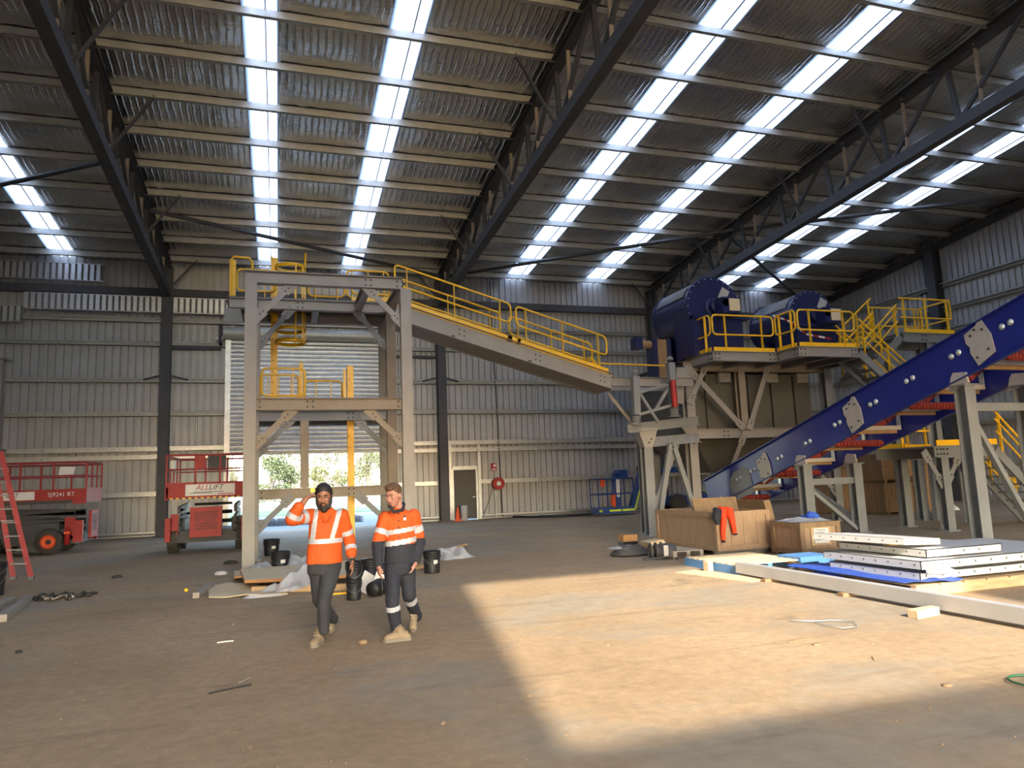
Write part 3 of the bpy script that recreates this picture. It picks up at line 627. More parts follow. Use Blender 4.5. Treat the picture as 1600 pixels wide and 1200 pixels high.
# blue drums
def drum(cx, cy, cz, r, L, lab):
    t = thing('drum', (cx, cy + L / 2, DZ), lab, 'drum', 'blue drums on the deck')
    MB().lathe([(0, 0), (r * .96, 0), (r * .96, L), (0, L)], (cx, cy, cz), (0, 1, 0), 36, False).build('shell', 'drum_blue', t)
    MB().lathe([(0, -.05), (r, -.05), (r, .03), (0, .03)], (cx, cy, cz), (0, 1, 0), 36, False).build('end_flange', 'drum_blue', t)
    MB().lathe([(r * .9, L - .03), (r, L - .03), (r, L + .03), (0, L + .03)], (cx, cy, cz), (0, 1, 0), 36, False).build('rear_flange', 'drum_blue', t)
    b = MB()
    for k in range(24):
        a = 2 * math.pi * k / 24; b.tube((cx + r * .94 * math.cos(a), cy - .07, cz + r * .94 * math.sin(a)), (cx + r * .94 * math.cos(a), cy - .05, cz + r * .94 * math.sin(a)), .02, 6)
    b.build('bolts', 'zinc', t, kind='stuff')
    MB().lathe([(.30, -.05), (.30, -.10), (.22, -.12), (.22, -.3), (.12, -.32), (.12, -.75), (0, -.75)], (cx, cy, cz - .02), (0, 1, 0), 20, False).build('bearing_shaft', 'drum_blue', t)
    MB().box(cx - .12, cx + .5, cy - .75, cy - .35, cz - .35, cz + .15).build('gearbox', 'drum_blue', t)
    MB().box(cx + .1, cx + .48, cy - .77, cy - .75, cz - .28, cz + .1).build('cover_plate', 'cardboard', t)
    MB().obox((cx + .42, cy - .06, cz + .42), V((.13, 0, -.07)), V((0, .008, 0)), V((.09, 0, .17))).build('data_plate', 'liner', t); MB().box(cx - .16, cx - .05, cy - .07, cy - .05, cz + .02, cz + .16).build('warning_label', 'white', t)
    MB().box(cx - r * .9, cx + r * .95, cy - .2, cy + .9, DZ, cz - r * .35).build('stand', 'drum_blue', t)
    MB().box(cx - r * .9, cx + r * 1.15, cy - .3, cy + .02, cz - r * .45, cz - r * .33).build('stand_ledge', 'drum_blue', t)
    MB().box(cx - r * .7, cx - r * .4, cy + L - .5, cy + L - .2, DZ, cz - r * .7).build('rear_foot', 'drum_blue', t); MB().box(cx + r * .4, cx + r * .7, cy + L - .5, cy + L - .2, DZ, cz - r * .7).build('rear_foot', 'drum_blue', t)
    MB().lathe([(r * .975, .25), (r * .99, .25), (r * .99, L - .15), (r * .975, L - .15)], (cx, cy, cz), (0, 1, 0), 6, True, (math.radians(128), math.radians(158))).build('side_panel', 'cool_shade_steel', t)
    return t
drum(12.95, 19.2, 6.85, .96, 2.1, 'large dark blue drum on the left end of the yellow-railed deck'); drum(16.55, 19.0, 6.62, .88, 2.1, 'dark blue drum half hidden behind the railing, right of the large drum')
tp = thing('barrier_tape', (15, 18.2, 5.9), 'red and white barrier tape hanging between the deck rails', 'barrier tape')
P_ = [V((14.42, 18.2, 6.4)), V((14.9, 18.15, 6.25)), V((15.6, 18.2, 5.85)), V((16.6, 18.3, 5.75))]
for i in range(12):
    f0, f1 = i / 12 * 3, (i + 1) / 12 * 3; q = lambda f: P_[min(int(f), 2)].lerp(P_[min(int(f), 2) + 1], f - min(int(f), 2))
    MB().bar(q(f0), q(f1), .008, .06).build('tape_segment', 'red' if i % 2 else 'white', tp)
bp_ = thing('chute_post', (11.6, 20.4, 4.5), 'dark blue post with a rusty brown face left of the large drum', 'post')
MB().box(11.35, 11.5, 20.2, 20.7, 4.55, 6.0).build('post', 'drum_blue', bp_); MB().box(11.5, 11.85, 20.25, 20.6, 4.55, 6.0).build('rusty_face', 'crate_wood', bp_); MB().box(11.85, 11.98, 20.2, 20.7, 4.55, 6.0).build('post', 'drum_blue', bp_)
MB().tube((10.95, 20.4, 5.85), (11.6, 20.4, 5.85), .13, 12).build('pipe', 'crate_wood', bp_); MB().box(10.75, 10.98, 20.2, 20.6, 5.68, 6.05).build('pipe_flange', 'drum_blue', bp_); MB().box(11.2, 12.05, 20.1, 20.8, 4.5, 4.58).build('foot_plate', 'drum_blue', bp_)

# screen sub-frame and trestle left of the drum frame
sf = thing('trestle', (10.6, 18.6, 0), 'grey trestle with splayed legs beside the timber crate', 'trestle')
steel_post(sf, 9.95, 18.5, 0, 2.65, .27, 'cool_shade_steel'); steel_post(sf, 10.4, 19.6, 0, 2.65, .22, 'cool_shade_steel')
for a, c in (((10.12, 18.4, .25), (10.68, 18.4, 2.55)), ((10.75, 18.4, 2.6), (11.4, 18.4, .35)), ((10.4, 19.6, .25), (11.6, 19.6, 2.6))):
    MB().bar(a, c, .14, .12, (0, 1, 0)).build('splayed_leg', 'cool_shade_steel', sf)
beam(sf, (10.05, 18.45, 2.62), (11.95, 18.9, 2.75), .28, .2, 'galv'); 
MB().prism([(-.32, .3), (.32, .3), (.13, -.25), (-.13, -.25)], (9.95, 18.33, 2.72), (1, 0, 0), (0, 0, 1), -.3).build('flared_cap', 'grey_steel', sf)
MB().prism([(-.5, .3), (.1, .3), (.1, -.45)], (11.7, 18.9, 3.0), (1, 0, 0), (0, 0, 1), -.05).build('corner_gusset', 'grey_steel', sf)
beam(sf, (9.3, 18.3, 3.0), (11.7, 18.5, 3.22), .26, .22, 'cool_shade_steel', 'sill_beam')
bolts(sf, [(10.15, 18.28, .5), (10.25, 18.28, .62), (10.08, 18.28, .62), (10.45, 18.28, 2.3), (10.7, 18.28, 2.45), (9.95, 18.3, 2.6), (10.02, 18.3, 2.7)], (0, -1, 0), .025)
sc = thing('screen_support', (10.2, 18.4, 3.1), 'pale grey braced support on spring mounts with a red strut', 'support frame')
q0, q1, q2, q3 = AY(992, 588, 18.3), AY(994, 648, 18.3), AY(1047, 567, 18.3), AY(1053, 635, 18.3)
for a, c in ((q0, q1), (q2, q3)):
    MB().bar(a, c, .2, .2, (0, 1, 0)).build('upright', 'cool_shade_steel', sc); 
    MB().lathe([(0, .12), (.1, .06), (.1, 0), (0, 0)], a + V((0, 0, .08)), (0, 0, 1), 10).build('post_cap', 'cool_shade_steel', sc)
for a, c in ((AY(996, 614, 18.3), AY(1046, 600, 18.3)), (AY(998, 648, 18.3), AY(1050, 633, 18.3)), (AY(1000, 616, 18.35), AY(1028, 660, 18.35)), (AY(1045, 604, 18.35), AY(1024, 640, 18.35))):
    MB().bar(a, c, .08, .09, (0, 1, 0)).build('cross_bar', 'cool_shade_steel', sc)
for p in (q1, q3):
    for k in range(4): MB().lathe([(.10, -.025), (.13, 0), (.10, .025)], p + V((0, 0, -.06 - .055 * k)), (0, 0, 1), 12).build('spring_coil', 'cool_shade_steel', sc)
    MB().lathe([(0, 0), (.17, 0), (.17, .03), (0, .03)], p + V((0, 0, -.30)), (0, 0, 1), 12, False).build('spring_seat', 'cool_shade_steel', sc)
MB().tube(AY(1051, 594, 18.1), AY(1055, 636, 18.1), .085, 12).build('red_strut', 'red', sc)
MB().bar(AY(1064, 575, 19.2), AY(1060, 630, 19.2), .3, .05, (0, 1, 0)).build('back_plate', 'grey_steel', sc)

# ------------------------------------------------------------------ stairs and platforms to the right
s1 = thing('access_stair', (17.6, 17.8, 3.6), 'yellow-railed stair flight descending right from the drum deck', 'stairs')
stair(s1, (16.7, 17.3, 5.24), (18.9, 17.3, 3.5), .95, (0, 1, 0), 'cool_shade_steel', 8)
MB().box(18.8, 20.2, 17.2, 18.4, 3.42, 3.5).build('landing', 'cool_shade_steel', s1); MB().box(18.9, 19.05, 17.2, 17.35, 0, 3.42).build('landing_post', 'cool_shade_steel', s1); MB().box(20.0, 20.15, 18.2, 18.35, 0, 3.42).build('landing_post', 'cool_shade_steel', s1)
up = thing('upper_platform', (20.6, 18.8, 0), 'high grey platform with yellow railings in front of the gable wall', 'platform')
UZ = 6.05
for y in (18.3, 19.6):
    beam(up, (19.55, y, UZ - .18), (21.75, y, UZ - .18), .32, .16, 'cool_shade_steel')
    guard(up, (19.5, y, UZ), (21.7, y, UZ), 1.15, .5, 3, .08, False, False); MB().bar((19.6, y - .02, UZ + .05), (21.75, y - .02, UZ + .05), .012, .14).build('kick_plate', 'yellow', up)
guard(up, (21.7, 18.3, UZ), (21.7, 19.6, UZ), 1.15, .5, 2, .1)
MB().box(19.5, 21.75, 18.3, 19.6, UZ - .04, UZ).build('deck_plate', 'cool_shade_steel', up)
for (x, y) in ((20.6, 18.4), (21.5, 19.5), (20.0, 19.5)): steel_post(up, x, y, 0, UZ - .3, .22, 'cool_shade_steel')
bolts(up, bolt4((20.4, 18.28, UZ - .18), (1, 0, 0), (0, 0, 1), .07) + bolt4((21.6, 18.28, UZ - .18), (1, 0, 0), (0, 0, 1), .07), (0, -1, 0), .025)
stair(up, (19.5, 18.35, UZ - .02), (17.75, 18.35, 4.55), 1.0, (0, 1, 0), 'cool_shade_steel', 7)
guard(up, (18.0, 19.35, 5.35), (19.4, 19.35, 6.45), 1.0, .45, 3, .1, False, False)
lp = thing('lower_platform', (16.9, 14.9, 0), 'low grey landing with yellow kick plates under the conveyor head', 'platform')
LZ = 2.15
beam(lp, (15.85, 14.3, LZ - .15), (17.9, 14.3, LZ - .15), .3, .16, 'cool_shade_steel'); beam(lp, (15.85, 16.2, LZ - .15), (18.9, 16.2, LZ - .15), .3, .16, 'cool_shade_steel')
MB().box(15.8, 17.9, 14.3, 16.3, LZ - .03, LZ).build('deck_plate', 'cool_shade_steel', lp)
for x0, x1 in ((15.85, 16.75), (16.95, 17.2), (17.45, 17.9)): MB().box(x0, x1, 14.2, 14.22, LZ, LZ + .14).build('kick_plate', 'yellow', lp)
for (x, y) in ((16.15, 14.4), (16.6, 16.1), (18.6, 15.8), (18.9, 17.7)): steel_post(lp, x, y, 0, LZ - .3, .24, 'cool_shade_steel')
knee(lp, (16.7, 14.35, LZ - .3), (16.25, 14.35, 1.25), 'cool_shade_steel', .13); knee(lp, (15.6, 14.35, LZ - .2), (16.05, 14.35, 1.2), 'cool_shade_steel', .13)
bolts(lp, bolt4((15.98, 14.28, LZ - .15), (1, 0, 0), (0, 0, 1), .06) + bolt4((16.2, 14.28, LZ - .15), (1, 0, 0), (0, 0, 1), .06) + bolt4((16.85, 14.28, LZ - .15), (1, 0, 0), (0, 0, 1), .06), (0, -1, 0), .024)
stair(lp, (17.95, 14.3, LZ - .02), (20.1, 14.3, .1), 1.1, (0, 1, 0), 'cool_shade_steel', 9)
guard(lp, (16.2, 16.2, LZ), (17.85, 16.2, LZ), 1.1, .5, 3, .1, True, False); guard(lp, (15.9, 15.2, LZ), (15.9, 16.2, LZ), 1.1, .5, 2, .1, True, True)

# ------------------------------------------------------------------ blue conveyor
cv = thing('conveyor', (13.6, 14, 0), 'long royal blue inclined conveyor frame with beige bolted liner plates', 'conveyor')
CY0, CY1, CS = 20.0, 6.6, .294
def cz(y): return 1.03 + (CY0 - y) * CS      # mid height of the side plate
HP = .44
for x, sgn, nm in ((12.8, -1, 'side_plate'), (14.4, 1, 'side_plate')):
    MB().chan((x, CY0, cz(CY0)), (x, CY1, cz(CY1)), HP * 2, .09, .02, (0, 0, 1), -sgn).build(nm, 'blue', cv)
def on_side(px, py): p = AX(px, py, 12.78); return p
dv = V((0, -1, CS)).normalized(); uv = V((0, CS, 1)).normalized()
for (px, py) in ((1124, 779), (1155, 748), (1176, 735), (1218, 715), (1262, 691), (1308, 662), (1364, 630), (1421, 593), (1492, 554), (1572, 507)):
    p = on_side(px, py); b = MB()
    for s in (-.09, .09): c = p + dv * s; b.lathe([(.062, 0), (.062, .012), (.035, .02), (.03, .035), (0, .035)], c, (-1, 0, 0), 10)
    b.build('washer_pair', 'zinc', cv)
def liner(px, py, sc_=1.0, flat=False):
    p = on_side(px, py); poly = [(-.26, -.10), (-.20, -.40), (.22, -.30), (.27, .05), (.20, .38), (.10, .40), (.07, .34), (-.24, .28), (-.27, .1), (-.22, .0)]
    poly = [(a * sc_, b_ * sc_) for a, b_ in poly]
    o = MB().prism(poly, p + V((-.005, 0, 0)), dv, uv, .022); o.build('liner_plate', 'liner', cv)
    bolts(cv, [p + V((-.03, 0, 0)) + dv * a * sc_ + uv * c * sc_ for a, c in ((-.15, -.25), (.12, -.2), (.15, .2), (-.12, .2), (0, .27))], (-1, 0, 0), .022)
for (px, py) in ((1195, 731), (1334, 648), (1532, 535), (1632, 480)): liner(px, py)
p = on_side(1164, 752); MB().prism([(-.75, -.40), (.3, -.40), (.3, .25), (.1, .40), (-.4, .40), (-.75, .2)], p, dv, uv, .015).build('tail_plate', 'cool_shade_steel', cv)
y = 19.6; i = 0
while y > 7.0:
    zc = cz(y) - HP * .55
    MB().bar((12.85, y, zc), (14.35, y, zc), .11, .10).build('cross_member', 'liner', cv)
    MB().bar((12.85, y + .12, zc - .08), (14.35, y + .12, zc - .08), .08, .1).build('cross_channel', 'crate_wood', cv)
    for s in (-1, 1):
        a = V((13.6 + s * .72, y - .05, zc + .42)); c = V((13.6 + s * .3, y - .05, zc + .16)); MB().tube(a, c, .075, 10).build('wing_roller', 'roller_red', cv); MB().bar((13.6 + s * .74, y, zc), (13.6 + s * .74, y, zc + .45), .03, .1).build('roller_bracket', 'zinc', cv)
    MB().tube((13.35, y - .05, zc + .12), (13.85, y - .05, zc + .12), .075, 10).build('centre_roller', 'roller_red', cv)
    if i % 2 == 0:
        zr = cz(y - .6) - HP * .95; b = MB(); b.tube((12.85, y - .6, zr), (14.35, y - .6, zr), .04)
        for k in range(15): x = 12.95 + 1.3 * k / 14; b.lathe([(.04, -.025), (.085, -.02), (.085, .02), (.04, .025)], (x, y - .6, zr), (1, 0, 0), 10)
        b.build('disc_roller', 'roller_red', cv)
    y -= 1.15; i += 1
for (yy, zt) in ((15.5, None), (10.72, None)):
    zt = cz(yy) - HP - .12
    for x in (12.82, 14.4):
        steel_post(cv, x, yy, 0, zt, .26, 'cool_shade_steel', 'support_post')
        MB().prism([(-.3, -.02), (.18, -.02), (.14, .2), (-.14, .3), (-.2, .24)], (x - .03, yy, zt), dv, (0, 0, 1), .05).build('head_bracket', 'liner', cv)
        MB().box(x - .18, x + .18, yy - .18, yy + .18, zt - .02, zt + .01).build('cap_plate', 'cool_shade_steel', cv)
    MB().box(12.9, 14.35, yy - .07, yy + .07, zt - .52, zt - .36).build('cross_beam', 'cool_shade_steel', cv)
    MB().bar((14.3, yy, .1), (12.9, yy, zt - .6), .1, .1, (0, 1, 0)).build('diagonal_brace', 'cool_shade_steel', cv)
MB().bar((14.4, 10.72, .15), (15.9, 10.72, 2.5), .12, .12, (0, 1, 0)).build('raking_strut', 'cool_shade_steel', cv); MB().bar((14.4, 15.4, .2), (14.4, 17.6, 1.35), .12, .12).build('raking_strut', 'cool_shade_steel', cv)
MB().box(12.74, 12.77, 15.39, 15.45, 1.2, 1.32).build('warning_label', 'yellow', cv)
# ------------------------------------------------------------------ outside the roller door
def leaf_mat(name, c, c2): return mat(name, c, .7, 0, c2, 1.2, .7)
leaf_mat('leaf_a', (.10, .115, .035), (.20, .20, .075)); leaf_mat('leaf_b', (.06, .085, .03), (.14, .155, .06)); leaf_mat('leaf_c', (.16, .15, .06), (.28, .25, .12))
mat('dry_grass', (.26, .22, .12), .95, 0, (.36, .31, .19), .6, .7, .3, 6); mat('grass', (.06, .12, .04), .95, 0, (.10, .17, .06), .8, .7, .3, 8)
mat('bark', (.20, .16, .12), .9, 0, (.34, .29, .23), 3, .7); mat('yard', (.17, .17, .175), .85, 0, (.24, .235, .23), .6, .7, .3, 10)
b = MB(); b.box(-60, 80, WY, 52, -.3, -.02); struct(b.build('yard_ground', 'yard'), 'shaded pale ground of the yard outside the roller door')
b = MB(); b.box(-60, 80, 52, 66, -.3, 0); struct(b.build('grass_ground', 'grass'), 'green grass strip beyond the yard')
b = MB(); vs = []; n = 40
for j in range(9):
    for i in range(n + 1):
        x = -60 + 140 * i / n; y = 66 + 60 * j / 8; vs.append((x, y, max(-.1, .045 * (y - 66) + .8 * noise.noise((x * .08, y * .05, 2)) * (j > 0))))
b.add(vs, [(j * (n + 1) + i, j * (n + 1) + i + 1, (j + 1) * (n + 1) + i + 1, (j + 1) * (n + 1) + i) for j in range(8) for i in range(n)], True)
struct(b.build('ground_bank', 'dry_grass'), 'dry grass bank behind the trees')
def tree(x, y, h, r, lm, lab, seed):
    rn = random.Random(seed); t = thing('gum_tree', (x, y, 0), lab, 'tree', 'trees seen through the roller door')
    b = MB(); b.path([(x, y, -.1), (x + .2, y, h * .2), (x - .1, y + .2, h * .45), (x + .1, y, h * .7)], [.28, .2, .15, .06]); b.build('trunk', 'bark', t)
    cl = []
    for k in range(11):
        a = rn.uniform(0, 6.28); q = rn.uniform(.2, 1) * r; c = V((x + q * math.cos(a), y + q * math.sin(a) * .7, h * rn.uniform(.28, .95))); cl.append((c, rn.uniform(.35, .6) * r))
        MB().path([(x, y, h * rn.uniform(.15, .35)), V((x, y, h * .4)).lerp(c, .5), c], [.1, .06, .02], 5).build('branch', 'bark', t)
    b = MB()
    for (c, rr) in cl:
        for k in range(330):
            d = V((rn.gauss(0, 1), rn.gauss(0, 1), rn.gauss(0, 1))).normalized() * rr * rn.uniform(.3, 1) ** .5; p = c + V((d.x, d.y, d.z * .7))
            u = V((rn.uniform(-1, 1), rn.uniform(-1, 1), rn.uniform(-1, 1))).normalized() * .13; w_ = u.cross(V((rn.uniform(-1, 1), rn.uniform(-1, 1), rn.uniform(-1, 1)))).normalized() * .06
            b.add([p - u, p + w_, p + u, p - w_], [(0, 1, 2, 3)])
    b.build('foliage', lm, t, kind='stuff')
for i, (px, y, h, r, lm, lab) in enumerate(((362, 70, 8, 3.0, 'leaf_c', 'pale gum tree seen through the door behind the right scissor lift'), (422, 67, 5.2, 2.4, 'leaf_b', 'low bushy gum tree seen left of the tower stub post'), (455, 80, 9.5, 3.4, 'leaf_c', 'tall pale gum tree behind the low bushy one'),
        (527, 71, 7.8, 2.6, 'leaf_a', 'olive gum tree seen between the stub post and the yellow ladder'), (575, 76, 9, 2.6, 'leaf_a', 'thin gum tree seen right of the yellow ladder'), (610, 82, 8, 3.6, 'leaf_c', 'pale gum tree at the right side of the roller door view'))):
    tree(AY(px, 760, y).x, y, h, r, lm, lab, 20 + i)
for (x, lab, nn) in ((1.2, 'stack of rusty reinforcing mesh sheets lying in the yard', 10),):
    t = thing('mesh_stack', (x, 38.5, 0), lab, 'steel mesh')
    for z in (.0, .1, .2):
        for k in range(9): MB().tube((x - 2.8, 37 + k * .4, z), (x + 2.8, 37 + k * .4, z), .02, 5).build('wire', 'dull_steel', t)
        for k in range(13): MB().tube((x - 2.6 + k * .43, 37, z + .03), (x - 2.6 + k * .43, 40.4, z + .03), .02, 5).build('wire', 'dull_steel', t)

# ------------------------------------------------------------------ wall fittings
t = thing('hose_reel', (9.75, WY - .3, 0), 'red wall-mounted fire hose reel with white hub and pipe', 'hose reel')
MB().lathe([(.27, -.12), (.29, -.12), (.29, .12), (.27, .12)], (9.75, WY - .3, 1.6), (0, 1, 0), 24, False).lathe([(.08, -.13), (.29, -.13), (.29, -.11), (.08, -.11)], (9.75, WY - .3, 1.6), (0, 1, 0), 24, False).build('reel_drum', 'red', t)
MB().lathe([(0, -.16), (.11, -.16), (.11, .1), (0, .1)], (9.75, WY - .3, 1.6), (0, 1, 0), 16, False).build('hub', 'white', t); MB().tube((9.62, WY - .25, 1.1), (9.62, WY - .25, 0), .025).build('supply_pipe', 'galv', t); MB().tube((9.62, WY - .25, 1.25), (9.62, WY - .25, 1.05), .05).build('valve', 'zinc', t)
MB().path([(9.5, WY - .35, 1.5), (9.3, WY - .35, .9), (8.95, WY - .4, .1)], .015).build('hose', 'black', t)
o = MB().box(9.48, 9.74, WY - .17, WY - .14, 2.2, 2.55).build('fire_sign', 'red'); tag(o, 'small red fire hose sign above the reel', 'sign'); MB().box(9.6, 9.7, WY - .18, WY - .17, 2.38, 2.5).box(9.53, 9.69, WY - .18, WY - .17, 2.24, 2.3).build('pictogram', 'white', o)
tc_ = thing('traffic_cone', (7.62, 32.0, 0), 'orange traffic cone standing beside the personnel door', 'cone')
MB().lathe([(.13, .03), (.035, .62), (0, .62)], (7.62, 32.0, 0), (0, 0, 1), 14).build('cone', 'orange_cone', tc_); MB().box(7.44, 7.8, 31.82, 32.18, 0, .035).build('foot', 'orange_cone', tc_)
o = MB().lathe([(0, 0), (.15, 0), (.16, .66), (.13, .68), (0, .66)], (7.95, 32.15, 0), (0, 0, 1), 14).build('plastic_tube', 'cloth_grey'); tag(o, 'grey upright tube standing behind the traffic cone', 'tube')
o = MB().path([V((10.3, 32.3, .05)), V((10.9, 31.2, .05)), V((11.9, 30.6, .05)), V((13.0, 30.6, .05)), V((13.8, 31.0, .05))], .05, 7).build('hose_length', 'black'); tag(o, 'black hose lying on the floor along the back wall', 'hose')

# ------------------------------------------------------------------ red scissor lifts
def lift(pos, yaw, lab, L=3.2, W=2.0, side_sign='SJ9241 RT', end=False):
    t = thing('scissor_lift', pos, lab, 'scissor lift', 'red scissor lifts by the back wall'); Tm = Matrix.Translation(V(pos)) @ Matrix.Rotation(yaw, 4, 'Z'); MB.T = Tm
    hl, hw = L / 2, W / 2; R3 = Tm.to_3x3()
    MB().box(-hl + .3, hl - .3, -hw + .35, hw - .35, .3, .62).build('chassis', 'charcoal', t)
    MB().box(-hl + .7, hl - .7, -hw + .12, -hw + .42, .38, .95).build('battery_box', 'charcoal', t); MB().box(-hl + .7, hl - .7, hw - .42, hw - .12, .38, .95).build('battery_box', 'charcoal', t)
    for sx in (-1, 1):
        MB().box(sx * (hl - .35) - .1, sx * (hl - .35) + .1, -hw + .1, hw - .1, .3, .55).build('axle_beam', 'charcoal', t)
        for sy in (-1, 1):
            c = V((sx * (hl - (.95 if not end else .62)), sy * (hw - .15), .40))
            w_ = MB().lathe([(.2, -.14), (.34, -.14), (.38, -.08), (.38, .08), (.34, .14), (.2, .14)], c, (0, 1, 0), 22).build('tyre', 'rubber', t)
            MB().lathe([(0, .12), (.05, .12), (.06, .07), (.17, .06), (.20, .12), (.225, .145)], c, (0, sy, 0), 20).build('rim', 'orange_rim', w_); MB().lathe([(0, .15), (.06, .15), (.07, .1)], c, (0, sy, 0), 12).build('hub', 'charcoal', w_)
            bl = MB()
            for k in range(20):
                a = 6.283 * k / 20; d = V((math.cos(a), 0, math.sin(a))); bl.obox(c + d * .375, d * .018, V((0, .13, 0)), V((-d.z, 0, d.x)) * .028)
            bl.build('tread_block', 'rubber', w_, kind='stuff')
    for k in range(5):
        z = .72 + .14 * k; dz = .05 * (1 if k % 2 else -1)
        for y in (-hw + .3, hw - .3): MB().bar((-hl + .35, y, z - dz), (hl - .35, y, z + dz), .08, .15).build('scissor_arm', 'charcoal', t)
        MB().tube((-hl + .5, -hw + .5, z - dz), (-hl + .5, hw - .5, z - dz), .04).build('pivot_pin', 'black', t)
    MB().box(-hl, hl, -hw, hw, 1.52, 1.64).build('platform_deck', 'charcoal', t)
    for s in (-1, 1):
        MB().box(-hl, hl, s * hw - .02, s * hw + .02, 1.62, 1.95).build('toe_board', 'red', t); MB().box(s * hl - .02, s * hl + .02, -hw, hw, 1.55, 1.98).build('toe_board', 'red', t)
    for z, r in ((2.75, .028), (2.35, .02)):
        for s in (-1, 1): MB().tube((-hl, s * hw, z), (hl, s * hw, z), r).build('guard_rail', 'red', t); MB().tube((s * hl, -hw, z), (s * hl, hw, z), r).build('guard_rail', 'red', t)
    nx = 5
    for k in range(nx):
        x = -hl + 2 * hl * k / (nx - 1)
        for s in (-1, 1): MB().box(x - .025, x + .025, s * hw - .02, s * hw + .02, 1.9, 2.76).build('guard_post', 'red', t)
    for s in (-1, 1):
        for y in (-.3, .35): MB().box(s * hl - .02, s * hl + .02, y - .025, y + .025, 1.9, 2.76).build('guard_post', 'red', t)
    MB().box(hl - .35, hl + .02, -hw - .03, -hw + .05, 1.5, 1.85).build('corner_panel', 'red', t)
    MB().obox((hl - .55, -hw + .1, 2.5), (.2, 0, 0), (0, .06, 0), (.02, 0, .12)).build('control_box', 'white', t)
    MB().box(hl - .02, hl + .06, -.42, .42, .45, 1.28).build('grille_panel', 'red', t)
    g = MB()
    for i in range(10):
        for j in range(8):
            if j in (3, 4): continue
            y, z = -.27 + .06 * i, .68 + .065 * j; g.box(hl + .06, hl + .064, y - .018, y + .018, z - .018, z + .018)
    g.build('grille_holes', 'black', t, kind='stuff')
    lettering('SKYJACK', Tm @ V((hl + .066, 0, .91)), R3 @ V((0, 1, 0)), (0, 0, 1), .15, 'black', t)
    MB().box(hl - .3, hl - .05, -hw - .02, -hw + .12, .35, 1.0).build('end_guard', 'red', t); MB().box(hl - .3, hl - .05, hw - .12, hw + .02, .35, 1.0).build('end_guard', 'red', t)
    MB().box(hl - .56, hl - .3, -hw + .1, -hw + .3, .45, 1.1).build('side_cover', 'red', t)
    x0 = -.35
    MB().box(x0 - .75, x0 + .75, -hw - .035, -hw - .02, 1.66, 1.9).build('sign_board', 'white', t)
    lettering('ALL', Tm @ V((x0 - .2, -hw - .04, 1.8)), R3 @ V((1, 0, 0)), (0, 0, 1), .17, 'red', t, shear=.3); lettering('LIFT', Tm @ V((x0 + .17, -hw - .04, 1.8)), R3 @ V((1, 0, 0)), (0, 0, 1), .17, 'black', t, shear=.3)
    lettering(side_sign, Tm @ V((hl - .65, -hw - .03, 1.79)), R3 @ V((1, 0, 0)), (0, 0, 1), .17, 'white', t)
    lettering('SKYJACK', Tm @ V((-.3, -hw + .46, 1.15)), R3 @ V((1, 0, 0)), (0, 0, 1), .16, 'white', t)
    if end:
        MB().box(hl + .02, hl + .035, -.55, .75, 1.6, 1.92).build('sign_board', 'white', t)
        lettering('ALL', Tm @ V((hl + .042, -.12, 1.82)), R3 @ V((0, 1, 0)), (0, 0, 1), .21, 'red', t, shear=.3); lettering('LIFT', Tm @ V((hl + .042, .24, 1.82)), R3 @ V((0, 1, 0)), (0, 0, 1), .21, 'black', t, shear=.3)
        for k, (ya, yb) in enumerate(((-.35, .45), (-.45, .15), (.3, .7))): MB().box(hl + .035, hl + .038, ya, yb, 1.69 - .03 * k, 1.71 - .03 * k).build('print_line', 'dull_steel' if k < 2 else 'red', t)
        for k in range(12): MB().obox((hl + .03, -.9 + .16 * k, 1.54), (0, .004, 0), (0, .05, .02), (.0, -.01, .022)) if False else MB().box(hl + .02, hl + .03, -.95 + .16 * k, -.87 + .16 * k, 1.52, 1.56).build('hazard_stripe', 'yellow', t)
        MB().box(hl - .04, hl, -.3, -.05, 2.35, 2.72).build('manual_box', 'red', t); MB().box(hl - .04, hl, .02, .5, 2.3, 2.72).build('dark_panel', 'charcoal', t)
    else:
        MB().lathe([(.0, 0), (.07, 0), (.07, .42), (.03, .5), (0, .5)], (hl - .42, -hw - .12, .3), (0, 0, 1), 12).build('extinguisher', 'red', t); MB().box(hl - .5, hl - .34, -hw - .2, -hw - .04, .62, .68).build('extinguisher_strap', 'orange_rim', t)
    MB.T = None; return t
lift((-7.35, 26.2, 0), math.radians(0), 'red scissor lift parked side-on behind the red ladder', 3.5, 2.0)
lift((-1.95, 23.9, 0), math.radians(-90), 'red scissor lift facing the camera beside the tower leg', 3.0, 2.1, end=True)

# ------------------------------------------------------------------ blue boom lift at the back wall
bl = thing('boom_lift', (17.2, 30.0, 0), 'blue boom lift with a man basket parked at the back wall', 'boom lift'); Yb_ = 30.0
def bp3(px, py, dy=0): return AY(px, py, Yb_ + dy)
c0, c1 = bp3(930, 800), bp3(984, 797); z0_ = max(.05, c0.z)
MB().box(c0.x, c1.x, Yb_ - .45, Yb_ + .45, .08, .36).build('basket_floor', 'lift_blue', bl)
for x in (c0.x, (c0.x + c1.x) / 2, c1.x):
    for y in (-.45, .45): MB().box(x - .02, x + .02, Yb_ + y - .02, Yb_ + y + .02, .3, 1.62).build('basket_post', 'lift_blue', bl)
for z in (1.62, .95):
    for y in (-.45, .45): MB().tube((c0.x, Yb_ + y, z), (c1.x, Yb_ + y, z), .03).build('basket_rail', 'lift_blue', bl)
    for x in (c0.x, c1.x): MB().tube((x, Yb_ - .45, z), (x, Yb_ + .45, z), .03).build('basket_rail', 'lift_blue', bl)
